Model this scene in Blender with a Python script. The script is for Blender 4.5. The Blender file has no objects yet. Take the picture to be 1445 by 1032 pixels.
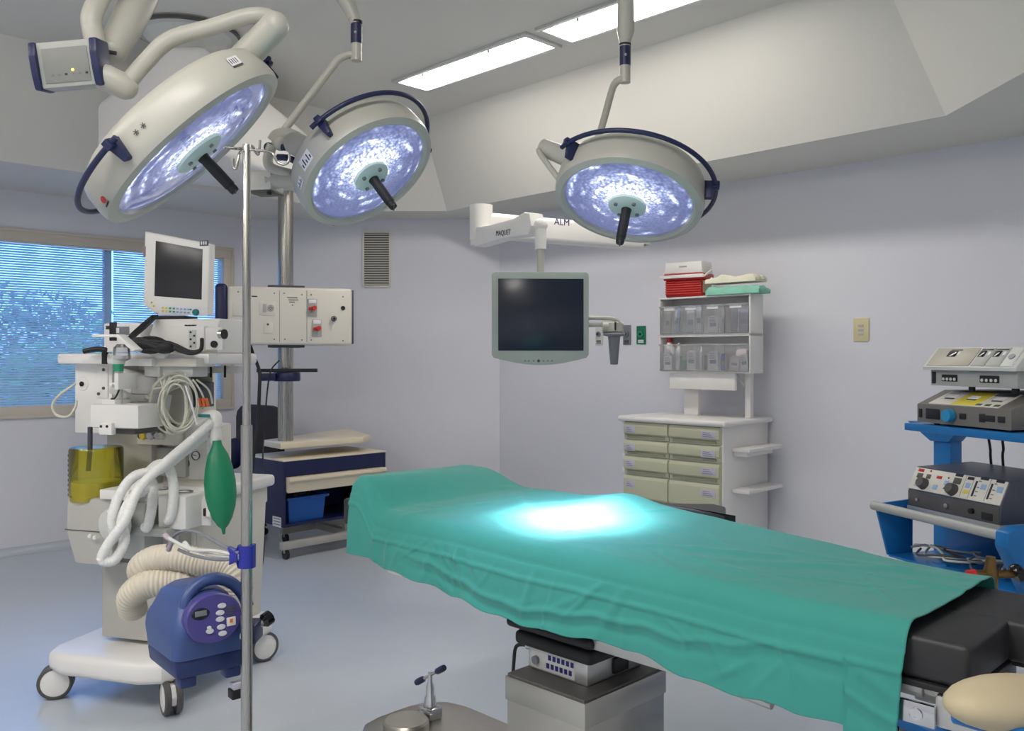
import bpy, bmesh, math, random
from mathutils import Vector as V, Matrix as MX, noise as NZ
random.seed(7)
R = math.radians
C = bpy.context.scene.collection
# ---- camera geometry of the photograph (level camera, eye height 1.55 m) ----
FL, CX, CY, EYE = 1240.0, 722.5, 503.0, 1.55
SKY, EXPO = 2.2, 1.36
CAM = V((0, 0, EYE))
def ray(px, py): return V(((px - CX) / FL, 1.0, -(py - CY) / FL))
def P(px, py, Y): return CAM + ray(px, py) * Y
def hit(mw, axis, val, px, py):
    """local coordinates where the sight line through (px,py) meets the plane axis=val of frame mw"""
    inv = mw.inverted()
    c = inv @ CAM
    d = inv.to_3x3() @ ray(px, py)
    return c + d * ((val - c[axis]) / d[axis])

# ---- mesh builder ----
class MB:
    def __init__(s):
        s.bm = bmesh.new(); s.mats = []
    def _mi(s, m):
        if m not in s.mats: s.mats.append(m)
        return s.mats.index(m)
    def _merge(s, b, m, T=None):
        i = s._mi(m)
        for f in b.faces: f.material_index = i; f.smooth = True
        if T is not None: bmesh.ops.transform(b, matrix=T, verts=b.verts)
        me = bpy.data.meshes.new('t'); b.to_mesh(me); b.free()
        s.bm.from_mesh(me); bpy.data.meshes.remove(me)
        return s
    def raw(s, verts, faces, m, T=None):
        b = bmesh.new(); vs = [b.verts.new(v) for v in verts]
        for f in faces:
            try: b.faces.new([vs[i] for i in f])
            except ValueError: pass
        bmesh.ops.recalc_face_normals(b, faces=b.faces)
        return s._merge(b, m, T)
    def box(s, lo, hi, m, bev=0.0, seg=2, T=None):
        b = bmesh.new()
        lo, hi = [min(p, q) for p, q in zip(lo, hi)], [max(p, q) for p, q in zip(lo, hi)]
        bmesh.ops.create_cube(b, size=1.0)
        for v in b.verts:
            v.co = V([(l + h) / 2 + c * (h - l) for l, h, c in zip(lo, hi, v.co)])
        if bev: 
            bev = min(bev, .49 * min(h - l for l, h in zip(lo, hi)))
            bmesh.ops.bevel(b, geom=list(b.edges), offset=bev, segments=seg, affect='EDGES', profile=.5)
        return s._merge(b, m, T)
    def prism(s, pts, axis, a, c, m, bev=0.0, seg=2, T=None, caps=False):
        """polygon pts (2-D, in the two other axes in order) swept along axis from a to c"""
        b = bmesh.new()
        def mk(p, w):
            q = list(p); q.insert(axis, w); return V(q)
        A = [b.verts.new(mk(p, a)) for p in pts]; B = [b.verts.new(mk(p, c)) for p in pts]
        n = len(pts)
        f1 = b.faces.new(A); f2 = b.faces.new(B[::-1])
        for i in range(n): b.faces.new([A[i], B[i], B[(i + 1) % n], A[(i + 1) % n]])
        bmesh.ops.recalc_face_normals(b, faces=b.faces)
        if bev:
            es = [e for e in b.edges if (not caps) or (f1 in e.link_faces or f2 in e.link_faces)]
            bmesh.ops.bevel(b, geom=es, offset=bev, segments=seg, affect='EDGES', profile=.5)
        return s._merge(b, m, T)
    def tube(s, pts, r, m, n=12, T=None, closed=False, caps=True):
        """round tube along pts; r a number or a list of radii"""
        pts = [V(p) for p in pts]; k = len(pts)
        rr = r if isinstance(r, (list, tuple)) else [r] * k
        tg = []
        for i in range(k):
            if closed: d = pts[(i + 1) % k] - pts[i - 1]
            else: d = pts[min(i + 1, k - 1)] - pts[max(i - 1, 0)]
            tg.append(d.normalized() if d.length > 1e-9 else V((0, 0, 1)))
        ref = V((0, 0, 1)) if abs(tg[0].z) < .9 else V((1, 0, 0))
        nrm = (ref - tg[0] * ref.dot(tg[0])).normalized()
        b = bmesh.new(); rings = []
        for i in range(k):
            nrm = (nrm - tg[i] * nrm.dot(tg[i]))
            nrm = nrm.normalized() if nrm.length > 1e-6 else tg[i].orthogonal().normalized()
            bn = tg[i].cross(nrm)
            rings.append([b.verts.new(pts[i] + (nrm * math.cos(2 * math.pi * j / n) + bn * math.sin(2 * math.pi * j / n)) * rr[i]) for j in range(n)])
        for i in range(k if closed else k - 1):
            a, c = rings[i], rings[(i + 1) % k]
            for j in range(n): b.faces.new([a[j], a[(j + 1) % n], c[(j + 1) % n], c[j]])
        if caps and not closed:
            b.faces.new(rings[0][::-1]); b.faces.new(rings[-1])
        bmesh.ops.recalc_face_normals(b, faces=b.faces)
        return s._merge(b, m, T)
    def cyl(s, p0, p1, r, m, n=20, r1=None, T=None):
        return s.tube([p0, p1], [r, r if r1 is None else r1], m, n, T)
    def lathe(s, prof, m, n=48, T=None, close=False):
        """profile [(radius, z)] spun about z"""
        b = bmesh.new(); rings = []
        for (q, z) in prof:
            if q < 1e-6: rings.append([b.verts.new((0, 0, z))])
            else: rings.append([b.verts.new((q * math.cos(2 * math.pi * j / n), q * math.sin(2 * math.pi * j / n), z)) for j in range(n)])
        for a, c in zip(rings, rings[1:]):
            for j in range(n):
                k = (j + 1) % n
                if len(a) == 1 and len(c) == 1: continue
                if len(a) == 1: b.faces.new([a[0], c[j], c[k]])
                elif len(c) == 1: b.faces.new([a[j], a[k], c[0]])
                else: b.faces.new([a[j], a[k], c[k], c[j]])
        bmesh.ops.recalc_face_normals(b, faces=b.faces)
        return s._merge(b, m, T)
    def ball(s, c, r, m, T=None, n=16):
        b = bmesh.new(); bmesh.ops.create_uvsphere(b, u_segments=n, v_segments=max(6, n // 2), radius=1)
        r = V((r, r, r)) if not hasattr(r, '__len__') else V(r)
        for v in b.verts: v.co = V((v.co.x * r.x, v.co.y * r.y, v.co.z * r.z)) + V(c)
        return s._merge(b, m, T)
    def build(s, name, parent=None, sharp=38):
        me = bpy.data.meshes.new(name); s.bm.to_mesh(me); s.bm.free()
        for m in s.mats: me.materials.append(m)
        me.set_sharp_from_angle(angle=R(sharp))
        o = bpy.data.objects.new(name, me); C.objects.link(o)
        if parent is not None: o.parent = parent
        return o
def spline(pts, k=8, closed=False):
    pts = [V(p) for p in pts]; n = len(pts); out = []
    g = lambda i: pts[i % n] if closed else pts[max(0, min(n - 1, i))]
    for i in range(n if closed else n - 1):
        p0, p1, p2, p3 = g(i - 1), g(i), g(i + 1), g(i + 2)
        for j in range(k):
            t = j / k
            out.append(.5 * ((2 * p1) + (p2 - p0) * t + (2 * p0 - 5 * p1 + 4 * p2 - p3) * t * t + (3 * p1 - p0 - 3 * p2 + p3) * t ** 3))
    if not closed: out.append(pts[-1])
    return out
def tag(o, label, cat=None, group=None):
    o['label'] = label
    if cat: o['category'] = cat
    if group: o['group'] = group
    return o
def thing(name, label, cat, loc=(0, 0, 0), rz=0.0, group=None, mw=None):
    o = bpy.data.objects.new(name, None); C.objects.link(o)
    o.empty_display_size = .1
    if mw is not None:
        o.rotation_mode = 'QUATERNION'; o.location = mw.to_translation(); o.rotation_quaternion = mw.to_quaternion()
    else:
        o.location = loc; o.rotation_euler = (0, 0, rz)
    tag(o, label, cat, group)
    return o
def frame(loc, rz): return MX.Translation(V(loc)) @ MX.Rotation(rz, 4, 'Z')
def struct(o): o['kind'] = 'structure'; return o
def dup(root, loc=None, rz=None, label=None, group=None):
    r = root.copy(); C.objects.link(r)
    if loc is not None: r.location = loc
    if rz is not None: r.rotation_euler = (0, 0, rz)
    if label: r['label'] = label
    if group: r['group'] = group
    for ch in list(root.children):
        c = ch.copy(); C.objects.link(c); c.parent = r
        for g in ch.children:
            d = g.copy(); C.objects.link(d); d.parent = c
    return r
def rect(mw, axis, val, px0, py0, px1, py1):
    """two local corner points of the pixel rectangle on the plane axis=val"""
    pm, qm = (px0 + px1) / 2, (py0 + py1) / 2
    a, b = hit(mw, axis, val, px0, qm), hit(mw, axis, val, px1, qm)
    t, u = hit(mw, axis, val, pm, py0), hit(mw, axis, val, pm, py1)
    h = 1 - axis
    return min(a[h], b[h]), max(a[h], b[h]), min(t.z, u.z), max(t.z, u.z)
def fbox(mb, mw, x0, y0, x1, y1, v0, v1, m, bev=0.004, axis=1, seg=2):
    h0, h1, z0, z1 = rect(mw, axis, v0, x0, y0, x1, y1)
    if axis == 1: mb.box((h0, v0, z0), (h1, v1, z1), m, bev, seg)
    else: mb.box((v0, h0, z0), (v1, h1, z1), m, bev, seg)
    return (h0 + h1) / 2, (z0 + z1) / 2, h1 - h0, z1 - z0
def text(body, size, m, T, parent, depth=.0006, align='CENTER', name='lettering'):
    cu = bpy.data.curves.new(name, 'FONT'); cu.body = body; cu.size = size; cu.extrude = depth
    cu.align_x = align; cu.align_y = 'CENTER'; cu.resolution_u = 3
    o = bpy.data.objects.new('t', cu); C.objects.link(o)
    dg = bpy.context.evaluated_depsgraph_get()
    me = bpy.data.meshes.new_from_object(o.evaluated_get(dg))
    bpy.data.objects.remove(o); bpy.data.curves.remove(cu)
    me.transform(T); me.materials.clear(); me.materials.append(m); me.name = name
    q = bpy.data.objects.new(name, me); C.objects.link(q); q.parent = parent
    return q
# text lying on a face: FRONT faces local -y, reading left to right along +x
def T_front(x, y, z, tilt=0): return MX.Translation((x, y, z)) @ MX.Rotation(R(90) + tilt, 4, 'X')

# ---- materials ----
def lin(c): return tuple(((v / 255) / 12.92 if v / 255 <= .04045 else ((v / 255 + .055) / 1.055) ** 2.4) for v in c) + (1.0,)
def mat(name, rgb, rough=.5, metal=0.0, var=.04, scale=6.0, bump=0.0, bscale=60.0, coat=0.0, spec=.5, alpha=1.0):
    m = bpy.data.materials.new(name); m.use_nodes = True
    nt = m.node_tree; b = nt.nodes['Principled BSDF']
    b.inputs['Roughness'].default_value = rough; b.inputs['Metallic'].default_value = metal
    b.inputs['Coat Weight'].default_value = coat
    b.inputs['Specular IOR Level'].default_value = spec
    tc = nt.nodes.new('ShaderNodeTexCoord')
    col = lin(rgb)
    if var:
        nz = nt.nodes.new('ShaderNodeTexNoise'); nz.inputs['Scale'].default_value = scale; nz.inputs['Detail'].default_value = 3
        nt.links.new(tc.outputs['Object'], nz.inputs['Vector'])
        mx = nt.nodes.new('ShaderNodeMix'); mx.data_type = 'RGBA'
        mx.inputs['A'].default_value = tuple(max(0, c * (1 - var)) for c in col[:3]) + (1,)
        mx.inputs['B'].default_value = tuple(min(1, c * (1 + var)) for c in col[:3]) + (1,)
        nt.links.new(nz.outputs['Fac'], mx.inputs['Factor']); nt.links.new(mx.outputs['Result'], b.inputs['Base Color'])
    else: b.inputs['Base Color'].default_value = col
    if bump:
        n2 = nt.nodes.new('ShaderNodeTexNoise'); n2.inputs['Scale'].default_value = bscale; n2.inputs['Detail'].default_value = 4
        nt.links.new(tc.outputs['Object'], n2.inputs['Vector'])
        bp = nt.nodes.new('ShaderNodeBump'); bp.inputs['Strength'].default_value = bump; bp.inputs['Distance'].default_value = .01
        nt.links.new(n2.outputs['Fac'], bp.inputs['Height']); nt.links.new(bp.outputs['Normal'], b.inputs['Normal'])
    return m
def brushed(name, rgb, rough=.3, stretch=(1, 1, 60)):
    m = mat(name, rgb, rough, 1.0, var=0)
    nt = m.node_tree; b = nt.nodes['Principled BSDF']
    tc = nt.nodes.new('ShaderNodeTexCoord'); mp = nt.nodes.new('ShaderNodeMapping'); mp.inputs['Scale'].default_value = stretch
    nz = nt.nodes.new('ShaderNodeTexNoise'); nz.inputs['Scale'].default_value = 4; nz.inputs['Detail'].default_value = 5
    rm = nt.nodes.new('ShaderNodeMapRange'); rm.inputs['To Min'].default_value = rough - .08; rm.inputs['To Max'].default_value = rough + .12
    nt.links.new(tc.outputs['Object'], mp.inputs['Vector']); nt.links.new(mp.outputs['Vector'], nz.inputs['Vector'])
    nt.links.new(nz.outputs['Fac'], rm.inputs['Value']); nt.links.new(rm.outputs['Result'], b.inputs['Roughness'])
    return m
def clear(name, rgb, gloss=.12, rough=.05, haze=None, hz=0):
    m = bpy.data.materials.new(name); m.use_nodes = True; nt = m.node_tree; nt.nodes.clear()
    o = nt.nodes.new('ShaderNodeOutputMaterial'); t = nt.nodes.new('ShaderNodeBsdfTransparent'); g = nt.nodes.new('ShaderNodeBsdfGlossy')
    t.inputs['Color'].default_value = lin(rgb); g.inputs['Roughness'].default_value = rough
    mx = nt.nodes.new('ShaderNodeMixShader'); fr = nt.nodes.new('ShaderNodeFresnel'); fr.inputs['IOR'].default_value = 1.45
    ad = nt.nodes.new('ShaderNodeMath'); ad.operation = 'ADD'; ad.inputs[1].default_value = gloss * .3
    nt.links.new(fr.outputs['Fac'], ad.inputs[0]); nt.links.new(ad.outputs[0], mx.inputs['Fac'])
    if haze:
        df = nt.nodes.new('ShaderNodeBsdfDiffuse'); df.inputs['Color'].default_value = lin(haze); m2 = nt.nodes.new('ShaderNodeMixShader'); m2.inputs['Fac'].default_value = hz
        tl_ = nt.nodes.new('ShaderNodeBsdfTranslucent'); tl_.inputs['Color'].default_value = lin(haze); m3 = nt.nodes.new('ShaderNodeMixShader'); m3.inputs['Fac'].default_value = .2
        nt.links.new(df.outputs[0], m3.inputs[1]); nt.links.new(tl_.outputs[0], m3.inputs[2])
        nt.links.new(t.outputs[0], m2.inputs[1]); nt.links.new(m3.outputs[0], m2.inputs[2]); t = m2
    nt.links.new(t.outputs[0], mx.inputs[1]); nt.links.new(g.outputs[0], mx.inputs[2]); nt.links.new(mx.outputs[0], o.inputs['Surface'])
    return m
def emit(name, rgb, s):
    m = bpy.data.materials.new(name); m.use_nodes = True; nt = m.node_tree; nt.nodes.clear()
    o = nt.nodes.new('ShaderNodeOutputMaterial'); e = nt.nodes.new('ShaderNodeEmission')
    e.inputs['Color'].default_value = lin(rgb); e.inputs['Strength'].default_value = s
    nt.links.new(e.outputs[0], o.inputs['Surface']); return m

m_wall = mat('wall_paint', (224, 225, 232), .55, var=.015, scale=1.5, bump=.02, bscale=200)
m_ceil = mat('ceiling_paint', (222, 220, 212), .7, var=.015, scale=1.2, bump=.02, bscale=150)
m_floor = mat('vinyl_floor', (192, 200, 209), .3, var=.03, scale=9, bump=.015, bscale=90)
m_white = mat('white_enamel', (236, 234, 230), .35, var=.015)
m_cream = mat('cream_plastic', (220, 216, 205), .42, var=.02)
m_ivory = mat('ivory_plastic', (186, 184, 177), .45, var=.02)
m_beige = mat('beige_laminate', (232, 220, 194), .45, var=.03, scale=20)
m_grey = mat('grey_plastic', (168, 170, 166), .45, var=.02)
m_lgrey = mat('light_grey_plastic', (205, 207, 203), .45, var=.02)
m_dgrey = mat('dark_grey_metal', (84, 82, 80), .45, var=.03)
m_slate = mat('slate_enamel', (72, 76, 88), .4, var=.03)
m_black = mat('black_rubber', (26, 26, 28), .55, var=.05)
m_blackpad = mat('black_vinyl_padding', (42, 42, 44), .5, var=.06, scale=14, bump=.05, bscale=120)
m_gloss = mat('black_gloss', (18, 19, 22), .15, var=0)
m_navy = mat('navy_plastic', (32, 38, 78), .4, var=.04)
m_navycart = mat('navy_enamel', (28, 34, 78), .35, var=.04)
m_blue = mat('cart_blue_enamel', (22, 110, 176), .35, var=.04)
m_binblue = mat('bin_blue_plastic', (20, 92, 178), .35, var=.05)
m_warm = mat('warmer_blue_plastic', (58, 80, 134), .38, var=.03, bump=.03, bscale=250)
m_warmdark = mat('warmer_dark_blue_plastic', (30, 46, 96), .4, var=.03)
m_violet = mat('violet_panel', (72, 66, 134), .4, var=.05)
m_royal = mat('royal_blue_plastic', (38, 46, 150), .35, var=.03)
m_steel = brushed('brushed_steel', (190, 186, 176), .32)
m_steelp = brushed('pole_steel', (176, 174, 168), .25, (40, 40, 1))
m_chrome = mat('chrome', (205, 205, 205), .15, 1.0, var=0)
m_alu = mat('aluminium', (196, 196, 192), .4, .8, var=.02)
m_brass = mat('brass', (128, 100, 62), .35, .9, var=.08)
m_red = mat('red_plastic', (196, 36, 34), .35, var=.04)
m_green = mat('green_rubber', (24, 132, 92), .42, var=.07, scale=9)
m_gsticker = mat('green_sticker', (40, 150, 110), .4, var=.02)
m_gplate = mat('green_plate', (22, 112, 80), .4, var=.02)
m_teal = mat('teal_knob', (30, 130, 130), .4, var=.02)
m_tan = mat('cream_leather', (192, 178, 146), .5, var=.06, scale=12, bump=.04, bscale=90)
m_paper = mat('white_paper', (232, 232, 236), .6, var=.02)
m_lilac = mat('lilac_label', (196, 192, 206), .6, var=.05, scale=60)
m_ink = mat('ink', (40, 42, 52), .6, var=0)
m_inkblue = mat('ink_blue', (30, 30, 110), .6, var=0)
m_yel = mat('yellow_print', (222, 206, 70), .5, var=.05)
m_orange = mat('orange_print', (214, 110, 50), .5, var=.05)
m_lblue = mat('pale_blue_button', (150, 180, 214), .5, var=.03)
m_sgreen = mat('surgical_green_gauze', (140, 202, 180), .8, var=.08, scale=25, bump=.2, bscale=160)
m_gauze = mat('cream_gauze', (226, 224, 204), .85, var=.06, scale=25, bump=.2, bscale=160)
m_hose = mat('white_hose', (226, 224, 218), .45, var=.03)
m_hosecream = mat('cream_hose', (206, 198, 180), .5, var=.03)
m_cable = mat('pale_cable', (206, 206, 192), .45, var=.02)
m_screen = mat('dark_screen', (46, 46, 50), .25, var=0)
m_screenb = mat('navy_screen', (24, 34, 52), .22, var=0)
m_tealgrey = mat('monitor_grey_green', (172, 184, 176), .42, var=.02)
m_olive = mat('olive_drawer', (196, 196, 168), .42, var=.02)
m_clear = clear('clear_acrylic', (250, 251, 253), .15, .08, (246, 247, 250), .26)
m_amber = clear('amber_acrylic', (246, 240, 120), .1, .06, (214, 206, 60), .13)
m_hosclr = mat('translucent_hose', (236, 236, 232), .3, var=.03)
m_smoke = mat('hinge_grey', (120, 124, 130), .4, var=.02)
m_cyanw = mat('lamp_hub_white', (206, 226, 222), .35, var=.01)
m_led = emit('led_yellow', (230, 220, 60), 4)
# ============================ ROOM ============================
ROOM = [V(p) for p in ((-2.462, 8.285), (-.117, 8.285), (3.09, 5.078), (3.09, 1.89), (-.6, -1.8), (-2.35, -1.8), (-6.35, 2.2), (-6.35, 4.397))]
REC = [V(p) for p in ((-1.37, 7.84), (-.58, 7.84), (2.336, 4.733), (2.336, 2.5), (-1.0, -.836), (-2.2, -.836), (-5.2, 2.164), (-5.2, 4.01))]
ZS, ZC = 2.846, 3.55
def offset(poly, d):           # poly clockwise seen from above: move every edge inward by d
    n = len(poly); out = []
    for i in range(n):
        p0, p1, p2 = poly[i - 1], poly[i], poly[(i + 1) % n]
        e1, e2 = (p1 - p0).normalized(), (p2 - p1).normalized()
        n1, n2 = V((e1.y, -e1.x)), V((e2.y, -e2.x))
        k = d / (1 + n1.dot(n2)); out.append(p1 + (n1 + n2) * k)
    return out
TOP = offset(REC, .42)
mb = MB(); vs = []; n = 8
for poly, z in ((ROOM, ZS), (REC, ZS), (TOP, ZC)): vs += [(p.x, p.y, z) for p in poly]
fs = []
for k in (0, 8):
    for i in range(n): fs.append([k + i, k + (i + 1) % n, k + 8 + (i + 1) % n, k + 8 + i])
fs.append([16 + i for i in range(n)])
mb.raw(vs, fs, m_ceil)
o = struct(mb.build('ceiling', sharp=5)); 
mb = MB(); mb.raw([(p.x, p.y, 0) for p in offset(ROOM, -.12)] + [(p.x, p.y, -.1) for p in offset(ROOM, -.12)], [list(range(8)), list(range(8, 16))] + [[i, (i + 1) % 8, 8 + (i + 1) % 8, 8 + i] for i in range(8)], m_floor)
struct(mb.build('floor'))
def wall_frame(i):             # local x along the wall, local y out of the room
    a, b = ROOM[i], ROOM[(i + 1) % 8]
    d = b - a
    return frame((a.x, a.y, 0), math.atan2(d.y, d.x)), d.length
WN = ['wall_back', 'wall_right', 'wall_far_right', 'wall_near_right', 'wall_near', 'wall_near_left', 'wall_far_left', 'wall_left']
ZW = ZS + .02
WIN = {}
for i, nm in enumerate(WN):
    mw, L = wall_frame(i)
    mb = MB()
    if nm == 'wall_left':
        # window opening measured from the far corner (x = L) backwards
        x1, x0, z0, z1 = L - .194, L - 3.55, 1.074, 2.538
        WIN = dict(mw=mw, x0=x0, x1=x1, z0=z0, z1=z1)
        for lo, hi in (((-.05, 0, 0), (L + .05, .12, z0)), ((-.05, 0, z1), (L + .05, .12, ZW)), ((-.05, 0, z0), (x0, .12, z1)), ((x1, 0, z0), (L + .05, .12, z1))):
            mb.box(lo, hi, m_wall)
    else:
        mb.box((-.05, 0, 0), (L + .05, .12, ZW), m_wall)
    o = struct(mb.build(nm)); o.matrix_world = mw
    if i in (0, 1, 7, 2):
        mb = MB(); r = .05
        prof = [(.0, 0), (.0, r + .012), (-.004, r + .012)] + [(-r * (1 - math.cos(t)) - .004, r * (1 - math.sin(t)) + .002) for t in [k * math.pi / 12 for k in range(1, 7)]] + [(-r - .004, 0)]
        mb.prism([(a, b) for a, b in prof], 0, -.02 if i else .02, L - .0, m_floor)
        o = struct(mb.build('baseboard_' + nm.split('_', 1)[1], sharp=50)); o.matrix_world = mw
# ---- window in the left wall ----
w = WIN; mw = w['mw']; fw = .085
win = struct(bpy.data.objects.new('window_1', None)); C.objects.link(win); win.matrix_world = mw
mb = MB(); m_frame = mat('window_frame_paint', (206, 198, 184), .45, var=.02)
y0, y1 = -.018, .11
for lo, hi in (((w['x0'], y0, w['z0']), (w['x1'], y1, w['z0'] + fw)), ((w['x0'], y0, w['z1'] - fw), (w['x1'], y1, w['z1'])),
               ((w['x0'], y0, w['z0'] + fw), (w['x0'] + fw, y1, w['z1'] - fw)), ((w['x1'] - fw, y0, w['z0'] + fw), (w['x1'], y1, w['z1'] - fw))):
    mb.box(lo, hi, m_frame, .004)
mb.box((w['x0'] - .012, -.026, w['z0'] - .012), (w['x1'] + .012, -.0, w['z0'] + .012), m_frame, .003)
mb.box((w['x0'] - .012, -.026, w['z1'] - .012), (w['x1'] + .012, -.0, w['z1'] + .012), m_frame, .003)
mb.box((w['x1'] - .012, -.026, w['z0'] + .012), (w['x1'] + .012, 0, w['z1'] - .012), m_frame, .003)
mb.build('window_frame', win)
m_mull = mat('blue_mullion_paint', (160, 192, 228), .5, var=.02)
mb = MB()
xm = w['x1'] - .194 - .897
for x in (w['x1'] - 1.09, w['x1'] - 2.15): mb.box((x - .032, .06, w['z0'] + fw), (x + .032, .1, w['z1'] - fw), m_mull, .003)
mb.build('mullion', win)
mb = MB(); mb.box((w['x0'] + fw, .085, w['z0'] + fw), (w['x1'] - fw, .09, w['z1'] - fw), clear('blue_tinted_glass', (200, 224, 250), .1, .02))
mb.build('pane', win)
mb = MB(); mb.box((w['x0'] + fw, .02, w['z1'] - fw - .012), (w['x1'] - fw, .05, w['z1'] - fw), m_white)
mb.build('blind_headrail', win)
# venetian blind between the panes: one mesh of slats
m_slat = bpy.data.materials.new('blind_slat'); m_slat.use_nodes = True
nt = m_slat.node_tree; bs = nt.nodes['Principled BSDF']; bs.inputs['Base Color'].default_value = lin((214, 226, 240)); bs.inputs['Roughness'].default_value = .4
tr = nt.nodes.new('ShaderNodeBsdfTranslucent'); tr.inputs['Color'].default_value = lin((200, 220, 245)); mx = nt.nodes.new('ShaderNodeMixShader'); mx.inputs['Fac'].default_value = .35
nt.links.new(bs.outputs[0], mx.inputs[1]); nt.links.new(tr.outputs[0], mx.inputs[2]); nt.links.new(mx.outputs[0], nt.nodes['Material Output'].inputs['Surface'])
vs, fs = [], []
za, zb = w['z0'] + fw + .004, w['z1'] - fw - .018
z = za; k = 0
while z < zb:
    t0 = random.uniform(40, 48)
    for xa, xb in ((w['x0'] + fw + .004, w['x1'] - 2.19), (w['x1'] - 2.11, w['x1'] - 1.125), (w['x1'] - 1.055, w['x1'] - fw - .004)):
        ns = max(2, int((xb - xa) / .04))
        for q in range(ns + 1):
            x = xa + (xb - xa) * q / ns
            t = R(t0 + 11 * NZ.noise(V((x * 9, z * 31, 0)))); hx, hz = .0115 * math.cos(t), .0115 * math.sin(t)
            i = len(vs)
            vs += [(x, .036 - hx, z - hz), (x, .036, z + .0018), (x, .036 + hx, z + hz)]
            if q: fs += [[i - 3, i, i + 1, i - 2], [i - 2, i + 1, i + 2, i - 1]]
    z += .0195
mb = MB(); mb.raw(vs, fs, m_slat); mb.build('blind', win)
# ---- outside: lawn and shrubs seen through the blind ----
m_lawn = mat('lawn_grass', (90, 128, 70), .9, var=.3, scale=8)
m_leaf = mat('shrub_leaf', (150, 196, 110), .5, var=.35, scale=3)
m_leafd = mat('tree_leaf', (110, 150, 112), .5, var=.35, scale=3)
m_bark = mat('bark', (92, 78, 64), .8, var=.2)
mb = MB(); T = mw
mb.box((-7, .6, -.12), (12, 14, -.02), m_lawn); o = struct(mb.build('lawn_ground')); o.matrix_world = mw
def shrub(name, label, x, y, z0, rx, rz, m, cat, nleaf=1500, seed=1):
    random.seed(seed)
    loc = mw @ V((x, y, 0))
    t = thing(name, label, cat, loc, mw.to_euler().z, group='planting outside the window')
    mb = MB(); mb.tube([(0, 0, 0), (0.03, 0, z0 * .6), (0, 0.02, z0 + rz)], [.06, .05, .02], m_bark, 8)
    for q in range(5):
        a = q * 1.3; mb.tube([(0, 0, z0 * .6), (math.cos(a) * rx * .4, math.sin(a) * rx * .4, z0 + rz * .5), (math.cos(a) * rx * .7, math.sin(a) * rx * .7, z0 + rz * 1.1)], [.04, .025, .01], m_bark, 6)
    mb.build('trunk', t)
    vs, fs = [], []
    for q in range(nleaf):
        d = V((random.gauss(0, 1), random.gauss(0, 1), random.gauss(0, 1))).normalized()
        s = random.uniform(.55, 1.0) * (1 + .25 * NZ.noise(d * 2.3 + V((seed, 0, 0))))
        c = V((d.x * rx * s, d.y * rx * s, z0 + rz + d.z * rz * s))
        u = V((random.gauss(0, 1), random.gauss(0, 1), random.gauss(0, 1))).normalized(); v = u.orthogonal().normalized()
        l = random.uniform(.06, .12); i = len(vs)
        vs += [c - u * l, c + v * l * .45, c + u * l, c - v * l * .45]; fs.append([i, i + 1, i + 2, i + 3])
    mb = MB(); mb.raw(vs, fs, m); mb.build('crown', t)
shrub('shrub', 'low bright green shrub beyond the window, nearest the left edge', .2, 2.2, .2, .9, .75, m_leaf, 'shrub', seed=2)
shrub('shrub', 'low bright green shrub beyond the window, behind the anaesthesia shelf', 2.4, 2.3, .2, .9, .8, m_leaf, 'shrub', seed=5)
shrub('shrub', 'low bright green shrub beyond the window, at its narrow right strip', 4.7, 2.2, .2, .9, .8, m_leaf, 'shrub', seed=8)
shrub('tree', 'dark leafy tree outside behind the shrubs, left half of the window', 1.2, 5.8, .3, 1.5, 1.0, m_leafd, 'tree', 1800, seed=11)
shrub('tree', 'dark leafy tree outside behind the shrubs, right half of the window', 5.2, 6.4, .4, 1.6, 1.1, m_leafd, 'tree', 1800, seed=12)
# ---- vent grille on the back wall ----
mw, L = wall_frame(0)
v = thing('vent_grille', 'cream louvred air vent grille on the back wall', 'vent', mw.to_translation(), mw.to_euler().z)
h0, h1, z0, z1 = rect(mw, 1, -.004, 511, 326, 552, 406)
mb = MB(); b = .02
for lo, hi in (((h0, -.016, z0), (h0 + b, -.001, z1)), ((h1 - b, -.016, z0), (h1, -.001, z1)), ((h0 + b, -.016, z0), (h1 - b, -.001, z0 + b)), ((h0 + b, -.016, z1 - b), (h1 - b, -.001, z1))):
    mb.box(lo, hi, m_cream, .003)
mb.build('frame', v)
mb = MB(); mb.box((h0 + b, -.004, z0 + b), (h1 - b, -.001, z1 - b), m_dgrey); mb.build('backing', v)
mb = MB(); k = 22
for i in range(k):
    z = z0 + b + (i + .5) * (z1 - z0 - 2 * b) / k
    mb.box((h0 + b, -.0012, -.0055), (h1 - b, .0012, .0055), m_cream, T=MX.Translation((0, -.0095, z)) @ MX.Rotation(R(38), 4, 'X'))
mb.build('louvres', v)
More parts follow.
